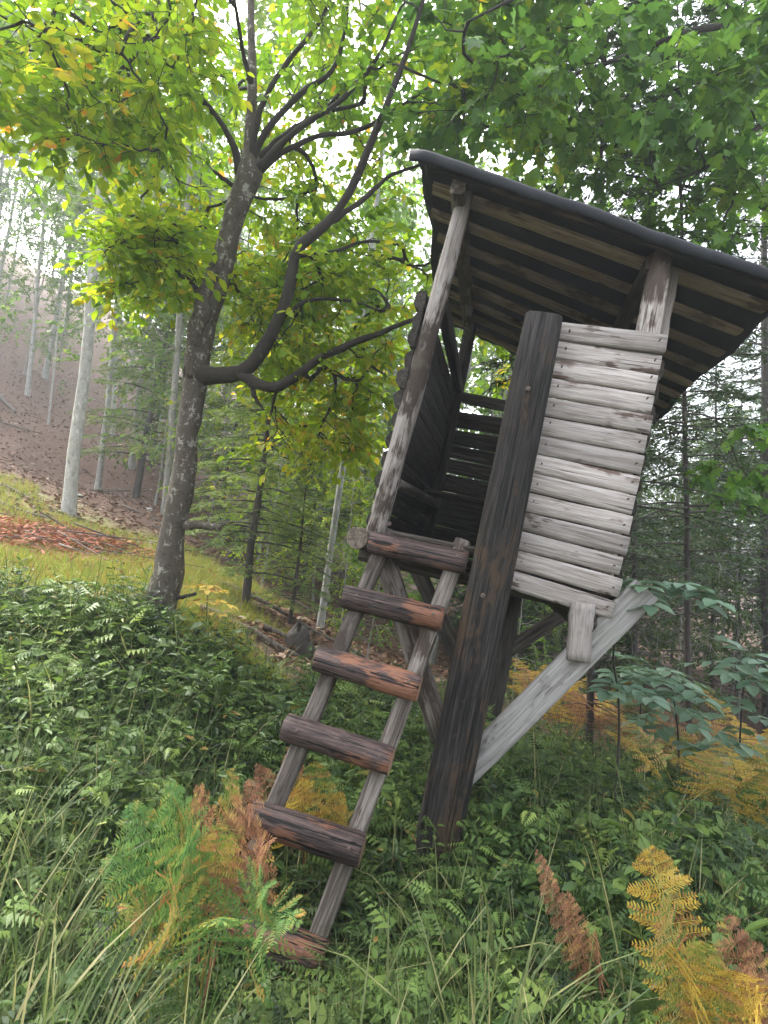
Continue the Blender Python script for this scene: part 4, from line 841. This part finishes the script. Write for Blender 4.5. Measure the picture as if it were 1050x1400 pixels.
# ------------------------------------------------------------------ ferns
def frond(base, tip, rise, wid, mat, parent, origin, np_=17, style='lady', nrm_hint=(0, 0, 1), r=None):
    r = r or rng; base = np.asarray(base, float); tip = np.asarray(tip, float); L = np.linalg.norm(tip - base); K = 12; t = np.linspace(0, 1, K)[:, None]
    mid = (base * .45 + tip * .55) + np.array([0, 0, rise]); P = (1 - t) ** 2 * base + 2 * t * (1 - t) * mid + t ** 2 * tip
    b = Buf(); V, F = tubes(P[None], np.linspace(.0035, .0008, K)[None], 4); b.add(V, F, .5)
    q = np.linspace(.40 if style == 'bracken' else .2, .985, np_); ip = lambda s: np.stack([np.interp(s, t[:, 0], P[:, i]) for i in range(3)], -1)
    tg = nrm(ip(np.clip(q + .02, 0, 1)) - ip(np.clip(q - .02, 0, 1))); up = nrm(np.asarray(nrm_hint, float)); sd_ = nrm(np.cross(tg, up)); n_ = np.cross(sd_, tg)
    u = (q - q[0]) / (1 - q[0]); prof_ = (1 - u) ** .85 * 1.02 + .03 if style == 'bracken' else np.sin(np.clip(u * .86 + .14, 0, 1) * math.pi) ** .7 * .95 + .05
    pl = wid * prof_; NPn = 11
    for sg in (1, -1):
        pd = nrm(sd_ * sg * 1.0 + tg * .5 + up * -.15 + r.normal(0, .14, (np_, 3))); pb_ = ip(q + (.004 * sg)); pt_ = pb_ + pd * pl[:, None]
        pt_ = pt_ - np.array([0, 0, 1.0]) * (pl * r.uniform(.05, .4, np_))[:, None]
        V, F = tubes(np.stack([pb_, (pb_ + pt_) / 2 + up * (pl * .03)[:, None], pt_], 1), np.broadcast_to([.0012, .0009, .0005], (np_, 3)), 3); b.add(V, F, .5)
        s = (np.arange(NPn) + .6) / NPn; pos = pb_[:, None] * (1 - s)[None, :, None] + pt_[:, None] * s[None, :, None]; ps = nrm(np.cross(pd, n_))
        for s2 in (1, -1):
            dr = ps[:, None] * s2 + pd[:, None] * .55 + r.normal(0, .1, pos.shape); no = np.broadcast_to(n_[:, None], pos.shape) + r.normal(0, .15, pos.shape); a_, b_, c_ = frame(dr.reshape(-1, 3), no.reshape(-1, 3))
            sp_ = L * (.6 if style == 'bracken' else .8) / np_; ln_ = np.minimum(pl[:, None] * .4, sp_ * .56) * np.sin(np.clip(s * .7 + .28, 0, 1) * math.pi)[None] ** .5 + .003; sc = ln_.ravel() * r.uniform(.8, 1.2, pos.size // 3)
            a_ = a_ * np.clip(((pl / NPn * .28)[:, None] / (ln_ * .24)).ravel(), .4, 1.6)[:, None]
            V, Fs = inst([(0, 0, 0), (-.24, .3, .03), (-.16, .75, 0), (0, 1, -.06), (.16, .75, 0), (.24, .3, .03)], OVAL_F, pos.reshape(-1, 3), a_, b_, c_, sc)
            rn = np.clip(np.repeat(r.normal(.42, .26, np_), NPn) + r.normal(0, .12, np_ * NPn) + np.tile(s * .22 - .1, np_), 0, 1); b.add(V, Fs[0], np.repeat(rn, 2))
    return link('frond', b.mesh('frond', [mat]), parent, T(-np.asarray(origin)))
def fern_px(base, tips, mats, label, wid=.13, rise=.14, style='bracken', np_=10, group=None):
    g = px_ground(*base[:2]) if len(base) == 2 else px(*base); b = np.array([g[0], g[1], float(gz(g[:1], g[1:2])[0])]); o = empty('fern', b, label, 'fern', group)
    for i, tp in enumerate(tips):
        e = px(*tp[:3]); L = np.linalg.norm(e - b); frond(b + rng.normal(0, .015, 3) * [1, 1, 0], e, rise * rng.uniform(.8, 1.3), wid * rng.uniform(.85, 1.2), mats[i % len(mats)], o, b, np_, style, nrm(np.array([0, 0, 1]) + (EYE - e) * rng.uniform(.1, .4) + rng.normal(0, .25, 3)))
    return o
fern_px((275, 1310, 2.08), [(140, 1180, 1.95), (172, 1105, 2.05), (225, 1068, 2.1), (165, 1245, 1.85), (255, 1130, 1.95), (300, 1262, 1.75), (365, 1215, 1.9), (225, 1200, 1.78), (410, 1262, 1.85)], [M_FERN_G, M_FERN_G, M_FERN_G, M_FERN_RG], 'arching green fern tinged yellow growing to the left of the lower ladder rungs', .2, .30)
fern_px((285, 1290, 2.2), [(268, 1075, 2.2), (318, 1050, 2.3), (345, 1105, 2.1), (240, 1095, 2.1), (372, 1150, 2.0), (300, 1125, 2.0), (350, 1062, 2.35)], [M_FERN_R, M_FERN_RG], 'pinkish rust fern withering beside the lower ladder rungs', .17, .28)
fern_px((420, 1190, 2.95), [(392, 1022, 2.9), (432, 1042, 2.9), (470, 1085, 2.85), (350, 1045, 3.0), (485, 1110, 2.85), (410, 1065, 2.8)], [M_FERN_R, M_FERN_RG, M_FERN_Y], 'orange-brown fern growing behind the ladder', .17, .16)
fern_px((975, 1420, 1.75), [(888, 1160, 1.85), (905, 1230, 1.75), (925, 1300, 1.65), (1010, 1330, 1.6), (965, 1290, 1.65), (1040, 1372, 1.55)], [M_FERN_Y, M_FERN_RG, M_FERN_Y], 'tall golden dying fern in the grass to the right of the stand', .11, .16, 'lady', 18)
fern_px((835, 1370, 2.0), [(733, 1162, 2.05), (775, 1220, 1.95), (815, 1275, 1.9)], [M_FERN_R], 'narrow brown dried fern among glossy leaves in front of the stand', .06, .04, 'lady', 20)
fern_px((1070, 1400, 1.8), [(995, 1252, 1.85), (1030, 1290, 1.8), (1010, 1320, 1.7)], [M_FERN_R], 'dusty pink withered fern beside the golden fern', .08, .06, 'lady')
fern_px((1060, 1330, 2.3), [(955, 1225, 2.2), (985, 1190, 2.3), (1060, 1230, 2.2), (1020, 1175, 2.4)], [M_FERN_G], 'fresh green fern growing behind the golden fern', .12, .12)
for i, (u, v, mats, lb) in enumerate([(985, 1110, [M_FERN_Y, M_FERN_G], 'yellowing bracken clump on the bank below the elder bush'), (1050, 1120, [M_FERN_Y], 'bright yellow bracken clump on the bank beside the spruce wood'), (905, 1075, [M_FERN_R, M_FERN_Y], 'orange and yellow bracken at the foot of the slim spruce'),
       (770, 1030, [M_FERN_Y, M_FERN_R], 'yellow bracken under the grey diagonal brace'), (835, 1045, [M_FERN_R], 'rust brown bracken beneath the plank wall'), (745, 985, [M_FERN_Y], 'golden bracken beyond the rear post of the stand'), (1010, 1060, [M_FERN_R, M_FERN_Y], 'rust tipped bracken at the edge of the bright clearing'), (960, 1165, [M_FERN_Y, M_FERN_RG], 'yellow-green bracken clump nearest the glossy undergrowth on the bank'), (1042, 1175, [M_FERN_Y, M_FERN_RG], 'large golden bracken spreading over the grass bank')]):
    b = px_ground(u, v); o = empty('fern', b, lb, 'fern', 'bracken on the bank'); L = rng.uniform(.75, 1.05)
    for k in range(9):
        a = k * .7 + rng.normal(0, .2); l = L * rng.uniform(.7, 1.1); frond(b, b + np.array([math.cos(a) * l * .75, math.sin(a) * l * .75, l * rng.uniform(.55, .9)]), l * .35, .2 * rng.uniform(.8, 1.2), mats[k % len(mats)], o, b, 14, 'bracken')

for (u, v, sc_, lb) in [(700, 965, .34, 'low leafy bush seen between the thick post and the grey brace'), (770, 945, .38, 'leafy bush behind the rear brace of the stand'), (500, 915, .3, 'low leafy bush behind the ladder')]:
    put_tree('bush', B_YOUNG, px_ground(u, v, 30), None, sc_, None, .6, lb)
# ------------------------------------------------------------------ elder saplings with compound leaves
def compound(base, d, L, n, leaf, mat, parent, origin, TV=OVAL_V):
    base = np.asarray(base, float); d = nrm(d); t = np.linspace(0, 1, 6)[:, None]; P = base + d * L * t + np.array([0, 0, -1]) * L * .28 * t ** 2; b = Buf(); V, F = tubes(P[None], np.linspace(.003, .0012, 6)[None], 4); b.add(V, F, .2)
    q = np.linspace(.35, .93, n); pos = np.stack([np.interp(q, t[:, 0], P[:, i]) for i in range(3)], -1); tg = nrm(P[-1] - P[0]); sd_ = nrm(np.cross(tg, [0, 0, 1])); up = np.cross(sd_, tg)
    pp = np.concatenate([pos, pos, P[-1:]]); dr = np.concatenate([sd_ * .9 + tg * .55 + rng.normal(0, .1, (n, 3)), -sd_ * .9 + tg * .55 + rng.normal(0, .1, (n, 3)), tg[None]]) + [0, 0, -.12]
    s_, d_, n_ = frame(dr, np.broadcast_to(up, dr.shape) + rng.normal(0, .15, dr.shape)); V, Fs = inst(TV, OVAL_F, pp, s_, d_, n_, leaf * rng.uniform(.85, 1.15, len(pp))); b.add(V, Fs[0], np.repeat(np.clip(rng.normal(.5, .2, len(pp)), 0, 1), 2))
    return link('leaf', b.mesh('leaf', [mat]), parent, T(-np.asarray(origin)))
def sapling(name, path, rr_, leaves, label, cat='sapling', mat=M_ELDER, group=None, L=(.24, .36), leaf=.12, n=3):
    P = np.array([px(*p) for p in path]); b = np.array([P[0][0], P[0][1], float(gz(P[0][:1], P[0][1:2])[0])]); P = np.vstack([b - [0, 0, .05], P[1:]]); o = empty(name, b, label, cat, group)
    me, p, r_ = limb_mesh('stem', P, np.linspace(rr_, rr_ * .35, len(P)), M_LIMB, b, 7, 20, .04, 3); link('stem', me, o)
    for k in range(leaves):
        s = p[int(len(p) * rng.uniform(.45, .99))] if k > 3 else p[-1]; a = rng.uniform(0, 6.28); compound(s, [math.cos(a), math.sin(a) - .35, rng.uniform(.0, .5)], rng.uniform(*L), n, leaf, mat, o, b)
    return o
sapling('elder_sapling', [(842, 1080, 3.3), (846, 960, 3.3), (840, 880, 3.25), (862, 815, 3.2), (905, 800, 3.1)], .008, 10, 'elder sapling with blue-green paired leaflets beside the plank wall')
sapling('elder_sapling', [(930, 1060, 4.6), (925, 980, 4.6), (915, 930, 4.5)], .01, 17, 'bushy elder with blue-green leaves before the spruce trunks', L=(.32, .5), leaf=.15)
sapling('elder_sapling', [(1010, 1050, 4.8), (1015, 960, 4.8), (1020, 900, 4.7)], .01, 18, 'taller elder with blue-green leaves above the yellow bracken', L=(.32, .5), leaf=.15)
sapling('elder_sapling', [(880, 1010, 5.6), (880, 940, 5.6), (890, 910, 5.5)], .01, 14, 'elder with blue-green leaves close to the spruce behind the stand', L=(.32, .5), leaf=.15)
sapling('maple_sapling', [(282, 862, 5.0), (283, 830, 5.0), (284, 800, 5.0)], .006, 9, 'small sapling with yellow autumn leaves at the leaning tree foot', mat=M_FERN_Y, L=(.12, .2), leaf=.09, n=2)
# nettles by the post
def nettle(u, v, d, h, label, mat=M_HERB, leaf=.075, group=None):
    g = px(u, v, d); b = gpt(g[0], g[1]); o = empty('nettle', b, label, 'plant', group); tp = b + np.array([rng.normal(0, .04), rng.normal(0, .04), h]); t = np.linspace(0, 1, 8)[:, None]; P = b * (1 - t) + tp * t
    V, F = tubes(P[None], np.linspace(.004, .0018, 8)[None], 5); link('stem', mesh_np('stem', V - b, F, None, True, [M_STEM]), o)
    for i in range(9):
        q = .2 + .8 * i / 8; c = b * (1 - q) + tp * q
        for sg in (0, math.pi):
            a = i * 1.57 + sg + rng.normal(0, .15); dr = np.array([[math.cos(a), math.sin(a), .1 - .25 * (1 - q)]]); s_, d_, n_ = frame(dr, np.array([[0, 0, 1.0]]) + rng.normal(0, .15, (1, 3)))
            V, Fs = inst([(0, 0, 0), (-.2, .15, .02), (-.26, .35, .05), (-.15, .7, .02), (0, 1, -.15), (.15, .7, .02), (.26, .35, .05), (.2, .15, .02)], [[(0, 4, 3, 2), (0, 2, 1, 1)][:1] + [(0, 6, 5, 4)]], c[None] + dr * .012 - b, s_, d_, n_, leaf * (1.15 - .6 * q))
            link('leaf', mesh_np('leaf', V, Fs[0], np.full(2, np.clip(rng.normal(.55, .15), 0, .9)), False, [mat]), o)
for (u, v, d, h, lb) in [(585, 1240, 2.75, .42, 'tallest nettle growing against the foot of the thick post'), (620, 1250, 2.7, .34, 'nettle to the right of the thick post foot'), (548, 1250, 2.8, .36, 'nettle between the ladder rail and the thick post'), (340, 1395, 1.75, .2, 'small pale nettle in the grass below the bottom rung'), (640, 1400, 1.8, .18, 'low nettle in the grass in front of the stand')]:
    nettle(u, v, d, h, lb, M_HERB_L if h < .25 else M_HERB)

# ------------------------------------------------------------------ fallen wood, stones, stumps
def stick(u, v, L, ang, r_, label, group='fallen branches on the slope', name='fallen_branch'):
    c = px_ground(u, v, 45); d = np.array([math.cos(ang), math.sin(ang)]); K = 6; s = np.linspace(-L / 2, L / 2, K); xy = c[:2] + d * s[:, None] + rng.normal(0, .04 * L / 2, (K, 2)); P = np.c_[xy, gz(xy[:, 0], xy[:, 1]) + r_ * 1.6]
    P[:, 2] = P[:, 2] * .4 + np.linspace(P[0, 2], P[-1, 2], K) * .6 + .01; b = P[0].copy(); me, _, _ = limb_mesh(name, P, np.linspace(r_, r_ * .5, K), M_STICK, b, 7, 12, .08, int(u)); o = link(name, me); o.location = b; tag(o, label, 'branch', group); return o
for k in range(34):
    u = rng.uniform(0, 520); v0 = 560 + u * .42 + rng.uniform(0, 170)
    stick(u, v0, rng.uniform(.6, 2.4), rng.uniform(-.3, 1.1), rng.uniform(.012, .035), 'dead branch lying on the brown leaf-litter slope')
stick(10, 560, 1.8, -.6, .09, 'thick dark broken branch lying high on the slope below the slender beech', None)
stick(340, 865, 1.0, .2, .04, 'grey fallen pole lying at the edge of the undergrowth beyond the leaning tree', None)
def blob(name, c, r_, sq, mat, label, cat, seed, group=None):
    rr = np.random.default_rng(seed); n1, n2 = 9, 14; th = np.linspace(.001, math.pi - .001, n1); ph = np.arange(n2) * 2 * math.pi / n2; V = np.array([[math.sin(a) * math.cos(b), math.sin(a) * math.sin(b), math.cos(a)] for a in th for b in ph])
    V = V * (1 + .22 * np.sin(V @ rr.normal(0, 2.2, 3) + rr.uniform(0, 6))[:, None] + rr.normal(0, .05, (len(V), 1))) * np.asarray(sq) * r_; idx = np.arange(n1 * n2).reshape(n1, n2); F = np.stack([idx[:-1], idx[1:], np.roll(idx[1:], -1, 1), np.roll(idx[:-1], -1, 1)], -1).reshape(-1, 4)
    o = link(name, mesh_np(name, V, F, None, False, [mat])); o.location = Vector(c); o.rotation_euler = (rr.normal(0, .2), rr.normal(0, .2), rr.uniform(0, 6)); return tag(o, label, cat, group)
for k in range(16):
    u = rng.uniform(0, 420); c = px_ground(u, 610 + u * .38 + rng.uniform(-20, 110), 40); blob('stone', c, rng.uniform(.05, .12), (1.3, .9, .42), M_STONE, 'pale stone lying on the leaf-litter slope', 'stone', 900 + k, 'stones on the slope')
c = px(135, 1275, 2.1); c[2] = max(c[2] - .05, gpt(c[0], c[1])[2] + .03); blob('stone', c, .065, (.55, .8, 1.05), M_ROCK, 'grey mossy stone standing in the grass to the left of the green fern', 'stone', 7)
def stump(u, v, h, r_, label):
    c = px_ground(u, v, 40); K = 7; P = np.c_[np.full(K, c[0]), np.full(K, c[1]), c[2] + np.linspace(-.15, h, K)]; P[:, :2] += rng.normal(0, .02, (K, 2)); me, sp_, _ = limb_mesh('stump', P, r_ * np.array([1.6, 1.25, 1.05, .98, .95, .9, .8]), M_SPRUCE, c, 12, 14, .1, int(u))
    for k, vv_ in enumerate(me.vertices):
        if k >= 12 * 12: vv_.co.z += rng.uniform(-.16, .2) * h / .3
    o = link('stump', me); o.location = Vector(c); tag(o, label, 'stump')
stump(330, 742, .5, .08, 'thin splintered stump on the slope behind the leaning tree'); stump(318, 768, .35, .1, 'low broken stump on the slope nearest the leaning tree'); stump(405, 892, .22, .13, 'dark rotten stump at the drop beyond the ladder')
# brush pile of reddish dead twigs
bc = px_ground(62, 752, 30); brush = empty('brush_pile', bc, 'heap of reddish dead twigs and needles on the yellow grass slope', 'brush pile')
N = 7000; q = rng.normal(0, 1, (N, 2)) * [1.1, 1.1]; hgt = .3 * np.exp(-(q[:, 0] ** 2 / 1.6 + q[:, 1] ** 2 / 1.4)); pxy = bc[:2] + q; p = np.c_[pxy, gz(pxy[:, 0], pxy[:, 1]) + hgt * rng.random(N)]; a = rng.uniform(0, 6.28, N)
s_, d_, n_ = frame(np.c_[np.cos(a), np.sin(a), rng.normal(.1, .3, N)], np.array([0, 0, 1.]) + rng.normal(0, .5, (N, 3))); b = Buf(); V, Fs = inst([(0, 0, 0), (-.09, .5, .02), (0, 1, -.03), (.09, .5, .02)], DIA_F, p, s_, d_, n_, rng.uniform(.06, .2, N)); b.add(V - bc, Fs[0], np.clip(rng.normal(.5, .25, N), 0, 1)); tag(link('dead_needles', b.mesh('dead_needles', [M_REDLIT]), brush), kind='stuff')
for k in range(22):
    q = rng.normal(0, 1, 2) * [.7, .4]; c = np.array([bc[0] + q[0], bc[1] + q[1], 0]); c[2] = gz(c[:1], c[1:2])[0] + .1 + rng.uniform(0, .16); a = rng.uniform(-.6, .9); L = rng.uniform(.5, 1.6); d = np.array([math.cos(a), math.sin(a), rng.normal(-.1, .15)]) * L / 2; timber('twig', c - d, c + d, .011, .011, M_STICK, brush, base=bc, xdir=(0, 0, 1), wob=.15, n=6, segs=6, taper=.4)

# ------------------------------------------------------------------ damp air
hb = [(-90, -82, -30), (90, 95, 62)]
hv = np.array([[hb[i][0], hb[j][1], hb[k][2]] for i in (0, 1) for j in (0, 1) for k in (0, 1)], float)
hm, n, new, ln = newmat('haze'); pv = new('ShaderNodeVolumePrincipled'); pv.inputs['Color'].default_value = (.74, .79, .85, 1); pv.inputs['Density'].default_value = .003; pv.inputs['Anisotropy'].default_value = .2
ho = new('ShaderNodeOutputMaterial'); ln(pv.outputs[0], ho.inputs['Volume'])
hz = link('haze', mesh_np('haze', hv, np.array([(0, 1, 3, 2), (4, 6, 7, 5), (0, 4, 5, 1), (2, 3, 7, 6), (0, 2, 6, 4), (1, 5, 7, 3)]), None, False, [hm])); tag(hz, 'thin damp mist hanging in the forest', 'mist', kind='stuff')
